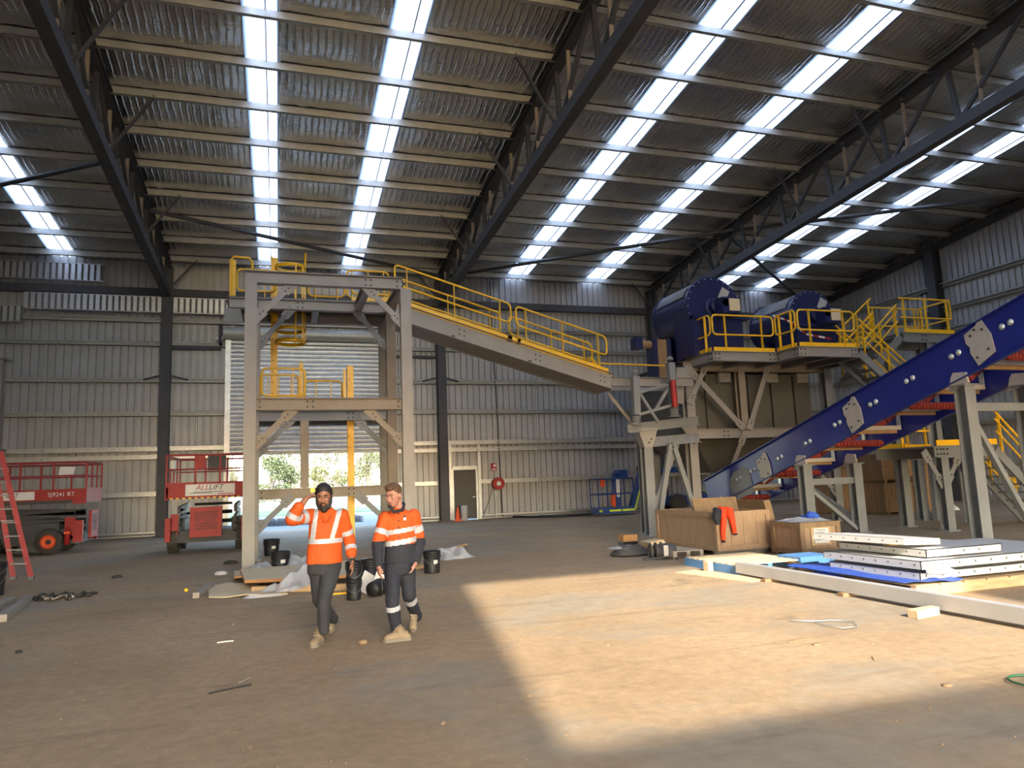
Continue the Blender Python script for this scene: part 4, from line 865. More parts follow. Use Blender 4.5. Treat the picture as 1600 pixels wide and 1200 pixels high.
for (a, c) in ((c0.x, c0.x + .15), (c0.x + .5, c0.x + 1.05), (c0.x + 1.12, c1.x)): MB().box(a, c, Yb_ - .47, Yb_ - .455, .18, .27).build('reflective_strip', 'hi_yellow' if 'hi_yellow' in MATS else mat('hi_yellow', (.62, .78, .05), .5), bl)
MB().box(c0.x + .1, c0.x + .32, Yb_ - .48, Yb_ - .46, 1.28, 1.6).build('notice_plate', 'orange_rim', bl)
MB().obox(((c0.x + c1.x) / 2 + .25, Yb_, 1.1), (.14, 0, -.03), (0, .2, 0), (.03, 0, .75)).build('control_post', 'lift_blue', bl); MB().box(c1.x - .55, c1.x - .15, Yb_ - .3, Yb_ + .3, 1.62, 2.0).build('control_console', 'lift_blue', bl)
MB().obox(((c0.x + c1.x) / 2 + .22, Yb_ - .21, 1.2), (.1, 0, -.02), (0, .01, 0), (.02, 0, .4)).build('label_sheet', 'white', bl)
MB().bar((c1.x + .1, Yb_, .25), (c1.x + .75, Yb_, 2.1), .22, .26, (0, 1, 0)).build('jib', 'lift_blue', bl); MB().bar((c1.x + .2, Yb_ - .13, .22), (c1.x + .78, Yb_ - .13, 1.85), .07, .02, (0, 1, 0)).build('reflective_strip', 'hi_yellow', bl)
MB().lathe([(0, -.2), (.2, -.2), (.2, .2), (0, .2)], (c1.x + .75, Yb_, 2.05), (0, 1, 0), 14).build('jib_pivot', 'black', bl)
MB().bar((c1.x + .7, Yb_, 1.92), (c1.x + 4.2, Yb_, 1.9), .25, .34, (0, 1, 0)).build('boom', 'lift_blue', bl); MB().box(c1.x + 3.1, c1.x + 3.6, Yb_ - .2, Yb_ + .2, .5, 2.0).build('turret', 'lift_blue', bl)
MB().box(c1.x + 1.9, c1.x + 4.4, Yb_ - .6, Yb_ + .6, .3, .75).build('chassis', 'lift_blue', bl); MB().box(c1.x + 2.4, c1.x + 3.3, Yb_ - .64, Yb_ - .6, .35, .7).build('side_cover', 'blue', bl)
for x in (c1.x + 2.1, c1.x + 4.2):
    for y in (-.65, .65): MB().lathe([(0, -.13), (.3, -.13), (.42, -.08), (.42, .08), (.3, .13), (0, .13)], (x, Yb_ + y, .42), (0, 1, 0), 20).build('wheel', 'rubber', bl)
o = MB().path([(c0.x + .85, Yb_ - .2, .95), (c0.x + .8, Yb_ - .25, .6), (c0.x + .86, Yb_ - .2, .38)], [.11, .14, .08], 8).build('safety_harness', 'orange_cone'); tag(o, 'orange safety harness hanging in the blue basket', 'harness')

# ------------------------------------------------------------------ ladder, timbers and litter at the left
ld = thing('step_ladder', (-5.3, 18.3, 0), 'red fibreglass step ladder with pale treads at the left edge', 'ladder')
bR, bL_ = V((-4.95, 18.0, 0)), V((-5.35, 18.25, 0)); tR, tL_ = V((-5.75, 18.35, 2.75)), V((-5.95, 18.5, 2.75))
for a, c in ((bR, tR), (bL_, tL_)): MB().bar(a, c, .035, .10, (1, .3, 0)).build('side_rail', 'red', ld)
for a in (bR, bL_): MB().obox(a + V((0, 0, .03)), (.05, 0, 0), (0, .05, 0), (0, 0, .03)).build('rubber_foot', 'dull_steel', ld)
for k in range(8): f = .12 + .105 * k; MB().bar(bR.lerp(tR, f), bL_.lerp(tL_, f), .09, .025).build('tread', 'liner', ld)
for a, c in ((V((-6.9, 18.6, 0)), tR), (V((-7.2, 18.9, 0)), tL_)): MB().bar(a, c, .03, .08, (1, .3, 0)).build('rear_rail', 'red', ld)
MB().bar(tR + V((-.1, -.05, 0)), tL_ + V((.1, .05, 0)), .3, .05).build('top_cap', 'charcoal', ld); MB().bar(bR.lerp(tR, .45), V((-6.9, 18.6, 0)).lerp(tR, .45), .02, .02).build('spreader', 'liner', ld)
pe = thing('steel_post', (AY(-6, 640, 20).x, 20, 0), 'dark steel post rising at the very left edge behind the ladder', 'post'); xe = AY(-6, 640, 20).x
MB().ibeam((xe, 20, 0), (xe, 20, 5.0), .25, .25, .02, .016, (0, 1, 0)).build('post', 'dull_steel', pe); MB().box(xe - .2, xe + .2, 19.8, 20.2, 5.0, 5.04).build('cap_plate', 'dull_steel', pe); MB().box(xe - .2, xe + .2, 19.8, 20.2, 0, .03).build('base_plate', 'dull_steel', pe)
def bucket(x, y, z, lab, grp='black buckets', stacked=1, r=.145, h=.36, tilt=None, label=True):
    t = thing('bucket', (x, y, z), lab, 'bucket', grp)
    if tilt: MB.T = Matrix.Translation((x, y, z + r)) @ Matrix.Rotation(tilt, 4, 'Z') @ Matrix.Rotation(math.radians(88), 4, 'Y') @ Matrix.Translation((-x, -y, -z))
    MB().lathe([(0, 0), (r * .88, 0), (r * .90, .02), (r, h), (r * .97, h), (r * .86, .03), (0, .03)], (x, y, z), (0, 0, 1), 22, True).build('pail', 'black', t)
    for k, dz in enumerate((.02, .06, .10)): MB().lathe([(r * .98, h - dz - .012), (r * 1.06, h - dz - .008), (r * 1.06, h - dz + .008), (r * .98, h - dz + .012)], (x, y, z), (0, 0, 1), 22, False).build('rim_ring', 'black', t)
    MB().path([(x + r * 1.06 * math.cos(a), y - r * 1.06 * abs(math.sin(a)) * .9 - .02, z + h * .8 - .16 * abs(math.sin(a))) for a in [math.pi * q / 10 for q in range(11)]], .005, 5).build('bail_handle', 'dull_steel', t)
    if label:
        MB().lathe([(r * .97, h * .42), (r * .985, h * .60)], (x, y, z), (0, 0, 1), 3, True, (math.radians(238), math.radians(268))).build('paper_label', 'paper', t)
    MB.T = None; return t
p = G(-1, 930); bucket(p.x - .08, p.y, 0, 'black bucket at the left edge, under another black bucket', h=.4, r=.16); bucket(p.x - .08, p.y, .16, 'black bucket nested in the one at the left edge', h=.42, r=.17, label=False)
def plank(a, c, w_, h_, m, lab, cat='timber', nm='timber_plank', grp=None, z=0):
    a, c = V(a), V(c); a.z = c.z = z + h_ / 2; return tag(MB().bar(a, c, w_, h_).build(nm, m, bevel=.004), lab, cat, grp)
plank(G(-15, 955), G(18, 942), .13, .10, 'timber_grey', 'short grey timber block at the left edge of the floor', grp='loose timbers at the left')
plank(G(3, 972), G(46, 938), .11, .10, 'timber_grey', 'weathered timber length lying behind the dark strap at the left', grp='loose timbers at the left')
rn = random.Random(3)
pts = [G(55 + 90 * i / 22, 938 - 7 * i / 22 + 3 * math.sin(i * 1.7)) + V((rn.uniform(-.06, .06), rn.uniform(-.08, .08), .02 + .03 * rn.random())) for i in range(23)]
t = thing('lifting_strap', pts[10], 'dark crumpled lifting strap on the floor near the left timbers', 'strap'); MB().path(pts, .03, 6).build('strap_run', 'rubber', t); MB().path([p + V((.02, -.1, .0)) for p in pts[2:16]], .025, 6).build('strap_loop', 'timber_grey', t); MB().path([p + V((0, .06, .01)) for p in pts[0:12]], .028, 6).build('strap_loop', 'rubber', t)
def litter(px, py, kind, lab, L=.2, a=0.0, m='timber_grey', r=.006):
    p = G(px, py); d = V((math.cos(a), math.sin(a), 0))
    if kind == 'stick': o = MB().path([p - d * L / 2 + V((0, 0, r)), p + V((.01, .015, r * 1.2)), p + d * L / 2 + V((0, .01, r))], r, 6).build('stick', m); cat = 'stick'
    else: o = MB().sphere(p + V((0, 0, r * .5)), (L / 2, L / 2.6, r), 7, 5).build('clod', m); cat = 'debris'
    return tag(o, lab, cat)
litter(352, 1004, 'stick', 'small white strip lying on the floor left of the bearded man', .17, .05, 'paper', .008)
litter(360, 1078, 'stick', 'thin dark stick on the open floor in the foreground', .35, .35, 'black', .006); litter(381, 1064, 'stick', 'short twig beside the thin dark stick', .16, 1.1, 'timber_grey', .005)
litter(567, 1006, 'clod', 'brown clod of dirt between the two men', .12, 0, 'ply_dark', .035); litter(590, 993, 'stick', 'grey scrap beside the brown clod', .14, .8, 'cool_shade_steel', .008)
litter(291, 924, 'clod', 'small yellow ball on the floor left of the cardboard', .075, 0, 'yellow', .035); litter(183, 903, 'clod', 'dark lump of dirt on the floor behind the yellow ball', .22, 0, 'rubber', .04)
litter(345, 898, 'clod', 'crumpled white paper near the tower leg', .28, 0, 'paper', .05); litter(360, 881, 'clod', 'dark rag lying left of the tower leg', .35, 0, 'rubber', .06); litter(29, 1020, 'clod', 'dark pebble on the floor at the lower left', .07, 0, 'black', .02)
litter(1480, 1072, 'clod', 'wood chip on the sunlit floor at the lower right', .09, 0, 'crate_wood', .012); litter(1365, 1030, 'stick', 'thin twig on the sunlit floor', .13, .9, 'crate_wood', .004); litter(1276, 1008, 'clod', 'brown chip left of the thin twig', .10, .5, 'crate_wood', .012); litter(1250, 1002, 'stick', 'bark shreds on the sunlit floor below the wire', .3, .1, 'crate_wood', .007)
pw = [G(1233, 971), G(1270, 974), G(1300, 971), G(1335, 974), G(1341, 981), G(1320, 985), G(1285, 978), G(1272, 973)]
tag(MB().path([p + V((0, 0, .012 + .012 * (i % 2))) for i, p in enumerate(pw)], .006, 5).build('wire_offcut', 'galv'), 'loose loop of thin wire on the sunlit floor', 'wire')
gp = [G(1615, 1068) + V((.16 * math.cos(a), .16 * math.sin(a), .02)) for a in [6.28 * k / 20 for k in range(20)]]
tag(MB().path(gp, .008, 5, True).build('green_cord', mat('green', (.02, .12, .05), .6)), 'green cord loop at the right edge of the floor', 'cord')

# ------------------------------------------------------------------ cardboard, plastic and buckets by the tower
def sheet(name, quad, thick, m, lab, cat, z=0.0, edge=None, warp=.03, seed=1):
    q = [V(p) for p in quad]; n = 10; b = MB(); vs = []
    for j in range(n + 1):
        for i in range(n + 1):
            u, v_ = i / n, j / n; p = (q[0] * (1 - u) + q[1] * u) * (1 - v_) + (q[3] * (1 - u) + q[2] * u) * v_
            h_ = warp * (noise.noise((u * 3 + seed, v_ * 3, seed)) + .5); vs.append(p + V((0, 0, z + max(0, h_))))
    N2 = (n + 1) ** 2; vs2 = vs + [p + V((0, 0, thick)) for p in vs]; fs = []
    for j in range(n):
        for i in range(n):
            k = j * (n + 1) + i; fs.append((k, k + n + 1, k + n + 2, k + 1)); fs.append((k + N2, k + 1 + N2, k + n + 2 + N2, k + n + 1 + N2))
    bd = [i for i in range(n + 1)] + [j * (n + 1) + n for j in range(1, n + 1)] + [n * (n + 1) + i for i in range(n - 1, -1, -1)] + [j * (n + 1) for j in range(n - 1, 0, -1)]
    b.add(vs2, fs); b.cm = 1 if edge else 0
    b.add(vs2, [(bd[i], bd[(i + 1) % len(bd)], bd[(i + 1) % len(bd)] + N2, bd[i] + N2) for i in range(len(bd))])
    return tag(b.build(name, [m, edge] if edge else m), lab, cat)
sheet('cardboard_sheet', [G(326, 936), G(450, 930), G(385, 912), G(326, 917)], .012, 'cardboard', 'flattened cardboard sheet lying nearest on the floor by the tower', 'cardboard', .005, None, .03, 2)
sheet('cardboard_carton', [G(382, 924), G(560, 915), G(545, 890), G(375, 905)], .05, 'cardboard', 'flattened carton with brown edges on top of the timbers', 'cardboard', .13, 'cardboard_edge', .01, 5)
sheet('cardboard_strip', [G(366, 912), G(478, 900), G(470, 893), G(366, 902)], .03, 'cardboard', 'narrow cardboard strip behind the flattened carton', 'cardboard', .09, 'cardboard_edge', .01, 8)
plank(G(306, 935), G(330, 918), .10, .09, 'timber_grey', 'grey timber end poking out left of the cardboard'); plank(G(395, 926), G(560, 921), .11, .10, 'timber', 'brown timber under the flattened carton', z=.0)
plank(G(640, 890), G(668, 886), .12, .06, 'timber', 'brown timber offcut left of the lone bucket'); plank(G(690, 862), G(728, 852), .10, .05, 'timber', 'long timber batten on the floor beyond the lone bucket'); plank(G(515, 930), G(560, 926), .05, .03, 'yellow', 'yellow straight edge on the floor below the timbers', 'straight edge', 'straight_edge')
def crumple(name, c, sx, sy, h_, lab, cat, m='plastic', seed=1, n=34, rot=0.0, z=0.0):
    b = MB(); vs = []; c = V(c)
    for j in range(n + 1):
        for i in range(n + 1):
            u, v_ = i / n * 2 - 1, j / n * 2 - 1; e = max(0, 1 - max(abs(u), abs(v_)) ** 3)
            x, y = u * sx * (1 + .2 * noise.noise((u * 2, v_ * 2, seed))), v_ * sy * (1 + .2 * noise.noise((v_ * 2, u * 2, seed + 5)))
            zz = h_ * e * max(.04, .5 + .75 * noise.noise((u * 1.3, v_ * 1.3, seed + 9)) + .22 * noise.noise((u * 3.1 + v_, v_ * 3.1, seed)) - .12 * abs(noise.noise((u * 6, v_ * 6, seed))))
            vs.append((c.x + x * math.cos(rot) - y * math.sin(rot), c.y + x * math.sin(rot) + y * math.cos(rot), c.z + z + max(.004, zz)))
    b.add(vs, [(j * (n + 1) + i, j * (n + 1) + i + 1, (j + 1) * (n + 1) + i + 1, (j + 1) * (n + 1) + i) for j in range(n) for i in range(n)], True)
    return tag(b.build(name, m), lab, cat)
crumple('plastic_wrap', G(417, 895), .35, .5, .32, 'crumpled clear plastic wrap heaped beside the tower leg', 'plastic wrap', seed=3); crumple('plastic_wrap', G(468, 890), .38, .6, .34, 'crumpled plastic wrap bundle behind the bearded man', 'plastic wrap', 'cloth_grey', seed=11)
crumple('plastic_sheet', G(466, 914, .1), .26, .75, .34, 'translucent plastic sheet draped over the cardboard', 'plastic wrap', seed=21, rot=-.5)
crumple('plastic_sheet', G(575, 895), .55, .6, .36, 'white plastic sheeting heaped between the two men', 'plastic wrap', seed=31); crumple('plastic_wrap', G(702, 871), .42, .5, .3, 'clear plastic wrap lying right of the lone bucket', 'plastic wrap', seed=41, rot=.3)
crumple('paper_pulp', G(415, 932), .33, .12, .05, 'torn white paper scraps in front of the cardboard', 'paper', 'paper', seed=51)
p = G(424, 869); bucket(p.x, p.y + .2, 0, 'black bucket standing at the back behind the tower leg', r=.2, h=.42); p = G(438, 892); bucket(p.x, p.y, 0, 'black bucket amid the plastic wrap right of the tower leg', r=.19, h=.40)
p = G(553, 937); bucket(p.x, p.y, 0, 'lower black bucket of the stack by the bearded man\'s hand', r=.115, h=.34, label=False); bucket(p.x, p.y, .22, 'upper black bucket of the stack by the bearded man\'s hand', r=.12, h=.34, label=False)
bucket(p.x + .32, p.y + .75, .0, 'black bucket just behind the two stacked buckets', r=.14, h=.5, label=False); p = G(596, 918); bucket(p.x, p.y, 0, 'black bucket with a wire bail left of the clean-shaven man', r=.155, h=.38)
bucket(p.x + .45, p.y + 1.8, 0, 'black bucket half hidden behind the clean-shaven man', r=.15, h=.34); p = G(675, 895); bucket(p.x, p.y, 0, 'lone black bucket standing right of the clean-shaven man', r=.165, h=.41); p = G(578, 934); bucket(p.x + .03, p.y, 0, 'black bucket lying on its side by the paper sheets', r=.12, h=.3, tilt=.9, label=False)
for (a, c, lab) in (((566, 928), (585, 905), 'white booklet leaning on the fallen bucket'), ((585, 930), (600, 915), 'white folded paper leaning right of the fallen bucket')):
    p, q = G(*a), G(*c); d = V((.05, -.03, 0)); tag(MB().obox((p.x + .06, p.y, .17), V((.075, .0, -.05)), V((0, .012, 0)), V((.06, .02, .14))).build('paper_booklet', 'paper'), lab, 'booklet')

# loose grit on the slab
rn = random.Random(11); b = MB()
for k in range(900):
    x, y = rn.uniform(-5, 9.5), rn.uniform(3.2, 17) ** 1.0; r = rn.uniform(.004, .013) * (1 + (rn.random() > .96) * 1.2)
    b.add([(x - r, y, 0), (x, y - r * .8, 0), (x + r, y + r * .2, 0), (x, y + r, 0), (x + r * .2, y, r * .9)], [(0, 1, 4), (1, 2, 4), (2, 3, 4), (3, 0, 4)])
tag(b.build('floor_grit', 'ply_dark', kind='stuff'), 'small dark grit and chips scattered over the dusty floor', 'grit')
# ------------------------------------------------------------------ crates, pallets and steel at the right
def boards_box(root, x0, x1, y0, y1, z0, z1, m, pit=.14, frame='timber_grey', top=False):
    # body panels with separate vertical boards and frame battens
    def row(a, c, put):
        k = max(1, round((c - a) / pit)); p = (c - a) / k
        for i in range(k): put(a + p * i + .004, a + p * (i + 1) - .004)
    row(x0, x1, lambda a, c: (MB().box(a, c, y0, y0 + .02, z0, z1).build('board', m, root), MB().box(a, c, y1 - .02, y1, z0, z1).build('board', m, root)))
    row(y0, y1, lambda a, c: (MB().box(x0, x0 + .02, a, c, z0, z1).build('board', m, root), MB().box(x1 - .02, x1, a, c, z0, z1).build('board', m, root)))
    for z in (z0, z1 - .1):
        MB().box(x0 - .02, x1 + .02, y0 - .025, y0, z, z + .1).build('batten', frame, root); MB().box(x0 - .025, x0, y0 - .02, y1 + .02, z, z + .1).build('batten', frame, root)
    for x in (x0 - .02, x1 - .08): MB().box(x, x + .1, y0 - .028, y0, z0, z1).build('corner_batten', frame, root)
    for y in (y0 - .02, y1 - .08): MB().box(x0 - .028, x0, y, y + .1, z0, z1).build('corner_batten', frame, root)
    if top: MB().box(x0, x1, y0, y1, z1 - .02, z1).build('top_panel', m, root)
    else: MB().box(x0, x1, y0, y1, z0, z0 + .03).build('bottom_panel', m, root)
c1_ = thing('open_crate', (9.05, 14.2, 0), 'large open plywood crate with an orange jacket hung on its edge', 'crate')
boards_box(c1_, 8.45, 9.7, 12.95, 15.4, .1, .88, 'ply', .31, 'timber_pale' if False else 'ply')
for y in (13.1, 14.2, 15.2): MB().box(8.45, 9.7, y - .05, y + .05, 0, .1).build('skid', 'timber_grey', c1_)
MB().obox((9.85, 14.0, .55), (.08, 0, 0), (0, 1.0, 0), (-.12, 0, .52)).build('side_panel', 'ply_dark', c1_)
o = MB().obox((9.1, 13.85, .64), (.55, 0, 0), (0, .02, 0), (0, .14, .50)).build('crate_lid', 'ply_dark'); tag(o, 'dark-edged plywood lid standing up inside the open crate', 'lid')
c2_ = thing('small_crate', (10.0, 12.0, 0), 'small plywood crate with a white paper label beside the steel plates', 'crate')
boards_box(c2_, 9.5, 10.4, 11.75, 12.6, .06, .66, 'ply', .3, 'ply_dark', True)
[MB().box(9.5, 10.4, y - .05, y + .05, 0, .06).build('skid', 'timber_grey', c2_) for y in (11.85, 12.5)]
MB().box(9.78, 10.12, 11.715, 11.725, .26, .54).build('paper_label', 'paper', c2_); MB().box(9.72, 10.18, 11.726, 11.733, .22, .58).build('tape_border', 'timber', c2_)
for k in range(5): MB().box(9.82, 10.06 - .03 * (k % 2), 11.711, 11.715, .5 - .045 * k, .512 - .045 * k).build('print_line', 'dull_steel', c2_)
crumple('dust_sheet', (9.95, 12.2, .66), .42, .36, .09, 'grey dust sheet lying on the small crate', 'cloth', 'cloth_grey', seed=61); crumple('blue_bag', (10.25, 12.35, .70), .16, .16, .16, 'blue plastic bag on the small crate', 'bag', 'tarp', seed=71)
# jacket on the crate
jk = thing('work_jacket', (8.5, 13.3, .45), 'orange and navy work jacket draped over the crate edge', 'jacket')
mat('hi_vis', (.56, .075, .005), .75, 0, (.63, .10, .008), 9, .6, .15, 40); mat('hi_vis_red', (.75, .05, .006), .7); mat('navy', (.012, .014, .024), .8, 0, (.024, .026, .038), 9, .6, .15, 40)
yj = 12.88
MB().path([(8.50, 13.05, .93), (8.46, 12.9, .90), (8.40, 12.86, .76), (8.42, 12.86, .64)], [.05, .09, .085, .04], 8).build('navy_yoke', 'navy', jk)
MB().path([(8.62, 13.05, .93), (8.60, 12.9, .91), (8.56, 12.85, .74), (8.52, 12.85, .52), (8.52, 12.86, .33)], [.07, .09, .06, .055, .045], 8).build('sleeve', 'hi_vis_red', jk)
MB().path([(8.72, 13.0, .93), (8.74, 12.9, .90), (8.76, 12.86, .72), (8.80, 12.86, .45)], [.06, .09, .06, .045], 8).build('sleeve', 'hi_vis_red', jk)
for p in ((8.52, 12.86, .30), (8.81, 12.86, .43)): MB().sphere(p, (.05, .05, .025)).build('cuff', 'navy', jk)
def pallet(root, x0, x1, y0, y1, z0, m, nslat=7, h=.13, along='x', end=None):
    if along == 'x':
        for i in range(nslat): a = y0 + (y1 - y0) * i / nslat; MB().box(x0, x1, a + .01, a + (y1 - y0) / nslat - .055, z0 + h - .02, z0 + h).build('slat', m, root)
        for x in (x0, (x0 + x1) / 2 - .04, x1 - .08): MB().box(x, x + .08, y0, y1, z0, z0 + h - .02).build('bearer', end or m, root)
    else:
        for i in range(nslat): a = x0 + (x1 - x0) * i / nslat; MB().box(a + .01, a + (x1 - x0) / nslat - .03, y0, y1, z0 + h - .02, z0 + h).build('slat', m, root)
        for y in (y0, (y0 + y1) / 2 - .04, y1 - .08): MB().box(x0, x1, y, y + .08, z0, z0 + h - .02).build('bearer', end or m, root)
mat('blue_paint', (.10, .26, .52), .6)
pl_ = thing('slatted_pallet', (7.7, 11.3, 0), 'pale slatted pallet with blue painted bearers in front of the crate', 'pallet'); pallet(pl_, 7.15, 8.5, 10.5, 12.1, 0, 'timber_pale', 9, .16, 'x', 'blue_paint')
tag(MB().obox((8.75, 10.75, .1), (.35, 0, 0), (0, .3, 0), (0, 0, .1)).build('blue_crate_board', 'blue_paint'), 'blue painted timber box at the right end of the slatted pallet', 'box')
plank(G(1218, 880), G(1262, 903), .10, .05, 'timber', 'loose timber batten leaning between pallet and steel stack', z=.1)
plank(G(1070, 893), G(1190, 908), .45, .012, 'timber_pale', 'thin sunlit board flat on the floor before the pallet', nm='floor_board'); tag(MB().box(6.98, 7.08, 11.05, 11.2, 0, .17).build('timber_block', 'timber_pale', bevel=.005), 'small upright timber block left of the slatted pallet', 'timber')
# long steel channel
bm_ = thing('steel_channel', (7.15, 7.2, 0), 'long pale grey steel channel lying across the floor at the right', 'steel beam')
MB().chan((7.12, 10.45, .125), (7.05, 3.6, .125), .16, .14, .014, (0, 0, 1), -1).build('channel', 'galv_dull' if False else mat('pale_steel', (.43, .415, .40), .5, .1, (.50, .485, .465), 3, .6), bm_)
for y in (9.6, 8.0): MB().box(7.0, 7.35, y - .05, y + .05, 0, .045).build('dunnage', 'crate_wood', bm_)
tag(MB().hexa([(6.62, 6.42, 0), (7.02, 6.5, 0), (7.02, 6.62, 0), (6.62, 6.56, 0), (6.62, 6.42, .09), (7.02, 6.5, .09), (7.02, 6.62, .09), (6.62, 6.56, .09)]).build('dunnage_block', 'timber_pale', bevel=.006), 'sunlit timber block under the long steel channel', 'timber')
# stack of steel trays on a pallet
pq = thing('timber_pallet', (9.4, 8.6, 0), 'brown timber pallet under the stack of steel trays', 'pallet'); pallet(pq, 7.75, 11.0, 7.5, 9.6, 0, 'timber', 8, .14, 'y')
b = sheet('blue_tarpaulin', [(7.6, 9.8, 0), (7.62, 7.55, 0), (8.5, 7.45, 0), (8.5, 9.8, 0)], .006, 'tarp', 'blue tarpaulin crumpled under the steel trays', 'tarpaulin', .15, None, .05, 12)
crumple('tarpaulin_edge', (7.62, 8.7, .03), .12, .95, .14, 'blue tarpaulin edge hanging by the pallet side', 'tarpaulin', 'tarp', seed=81)
mat('tray_white', (.58, .575, .55), .45, .1, (.64, .63, .60), 4, .6); mat('tray_olive', (.38, .375, .32), .5, .1, (.46, .45, .40), 4, .6)
def tray(x0, x1, y0, y1, z, lab, h=.10, m='tray_white', tilt=0.0, yaw=0.0, hole=True):
    t = thing('steel_tray', ((x0 + x1) / 2, (y0 + y1) / 2, z), lab, 'steel tray', 'steel trays stacked on the pallet'); c = V(((x0 + x1) / 2, (y0 + y1) / 2, z))
    MB.T = Matrix.Translation(c) @ Matrix.Rotation(yaw, 4, 'Z') @ Matrix.Rotation(tilt, 4, 'Y') @ Matrix.Translation(-c)
    MB().box(x0, x1, y0, y1, z + h - .01, z + h).build('plate', m, t)
    for (a, c_, d, e) in ((x0, x1, y0, y0 + .01), (x0, x1, y1 - .01, y1), (x0, x0 + .01, y0, y1), (x1 - .01, x1, y0, y1)): MB().box(a, c_, d, e, z, z + h).build('flange', m, t)
    if hole:
        k = int((x1 - x0) / .28); b = MB()
        for i in range(k): x = x0 + .1 + i * .28; b.box(x - .012, x + .012, y0 - .003, y0, z + h * .35, z + h * .65)
        k = int((y1 - y0) / .22)
        for i in range(k): y = y0 + .1 + i * .22; b.box(x0 - .003, x0, y - .012, y + .012, z + h * .4, z + h * .6)
        b.build('bolt_holes', 'dull_steel', t, kind='stuff')
    MB.T = None; return t
tray(8.0, 10.9, 7.65, 9.3, .17, 'lowest steel tray of the stack, its white flange near the pallet', .10)
tray(7.95, 8.35, 7.75, 9.45, .18, 'narrow olive steel tray along the left of the stack bottom', .12, 'tray_olive') if False else None
tray(7.98, 11.2, 7.6, 9.4, .31, 'wide white steel tray second from the bottom of the stack', .11)
tray(8.25, 9.6, 7.75, 9.35, .44, 'short steel tray third from the bottom of the stack', .10)
tray(7.95, 8.7, 7.95, 9.5, .58, 'tilted pale steel tray on top of the stack', .09, 'tray_white', .06, .12)
for (x, y, z, lab) in ((8.42, 8.5, .54, 'timber packer under the left side of the top steel tray'), (8.45, 9.1, .54, 'timber packer at the far corner of the top steel tray')): tag(MB().box(x - .09, x + .09, y - .05, y + .05, z, z + .045).build('timber_packer', 'timber'), lab, 'timber')
tag(MB().path([(8.0, 7.5, .31), (8.25, 7.53, .30), (8.45, 7.52, .27)], [.05, .06, .02], 8).build('cloth_roll', 'paper'), 'pale rolled cloth wedged in the steel stack', 'cloth')
# clutter left of the crate
t = thing('carton_box', (7.75, 15.6, 0), 'small brown carton left of the open crate', 'carton'); p = G(982, 852); MB().box(p.x - .2, p.x + .18, p.y - .15, p.y + .15, .0, .1).build('dark_base', 'black', t); MB().box(p.x - .2, p.x + .18, p.y - .15, p.y + .15, .1, .26).build('carton', 'cardboard_edge', t)
p = G(1022, 858); tag(MB().obox((p.x, p.y, .12), (.2, 0, .02), (0, .2, .0), (-.05, 0, .08)).build('torn_carton', 'cardboard'), 'torn open carton beside the trestle foot', 'carton')
p = G(985, 868); t = thing('cable_coil', (p.x, p.y, 0), 'flat coil of grey hose wrapped in plastic', 'hose coil')
for k in range(5): MB().path([(p.x + (.42 - .05 * k) * math.cos(a), p.y + (.28 - .04 * k) * math.sin(a), .05 + .035 * k) for a in [6.283 * q / 24 for q in range(24)]], .035, 6, True).build('coil_turn', 'cable', t)
crumple('plastic_film', (p.x - .12, p.y + .02, .16), .32, .2, .07, 'torn plastic film on the hose coil', 'plastic wrap', seed=91)
p = G(1040, 873); t = thing('cable_drum', (p.x, p.y, 0), 'grey bundled cable roll with an orange-lit tag on the floor', 'cable roll')
MB().lathe([(0, -.16), (.14, -.16), (.16, 0), (.14, .2), (0, .2)], (p.x, p.y, .15), (1, -.3, 0), 16).build('roll', 'cable', t)
for k in range(3): MB().lathe([(.13, -.03), (.18, 0), (.13, .03)], (p.x - .3 + .12 * k, p.y + .05, .16), (1, -.2, 0), 14).build('winding', 'cable', t)
MB().path([(p.x - .55, p.y - .1, .03), (p.x - .3, p.y - .16, .04), (p.x - .02, p.y - .18, .06), (p.x + .1, p.y - .3, .02)], .02, 6).build('loose_end', 'cable', t); MB().box(p.x - .12, p.x - .02, p.y - .17, p.y - .15, .06, .28).build('tag_strap', 'liner', t)
p = G(1075, 872); t = thing('broken_pallet', (p.x, p.y + .3, 0), 'broken grey pallet pieces in front of the open crate', 'pallet'); pallet(t, p.x - .38, p.x + .3, p.y - .1, p.y + .9, 0, 'timber_grey', 5, .16, 'x')
tag(MB().sphere(G(1585, 850) + V((0, 0, .03)), (.3, .25, .05), 9, 5).build('straw_scrap', 'timber_pale'), 'pale heap of wood offcuts on the floor behind the conveyor leg', 'offcuts')
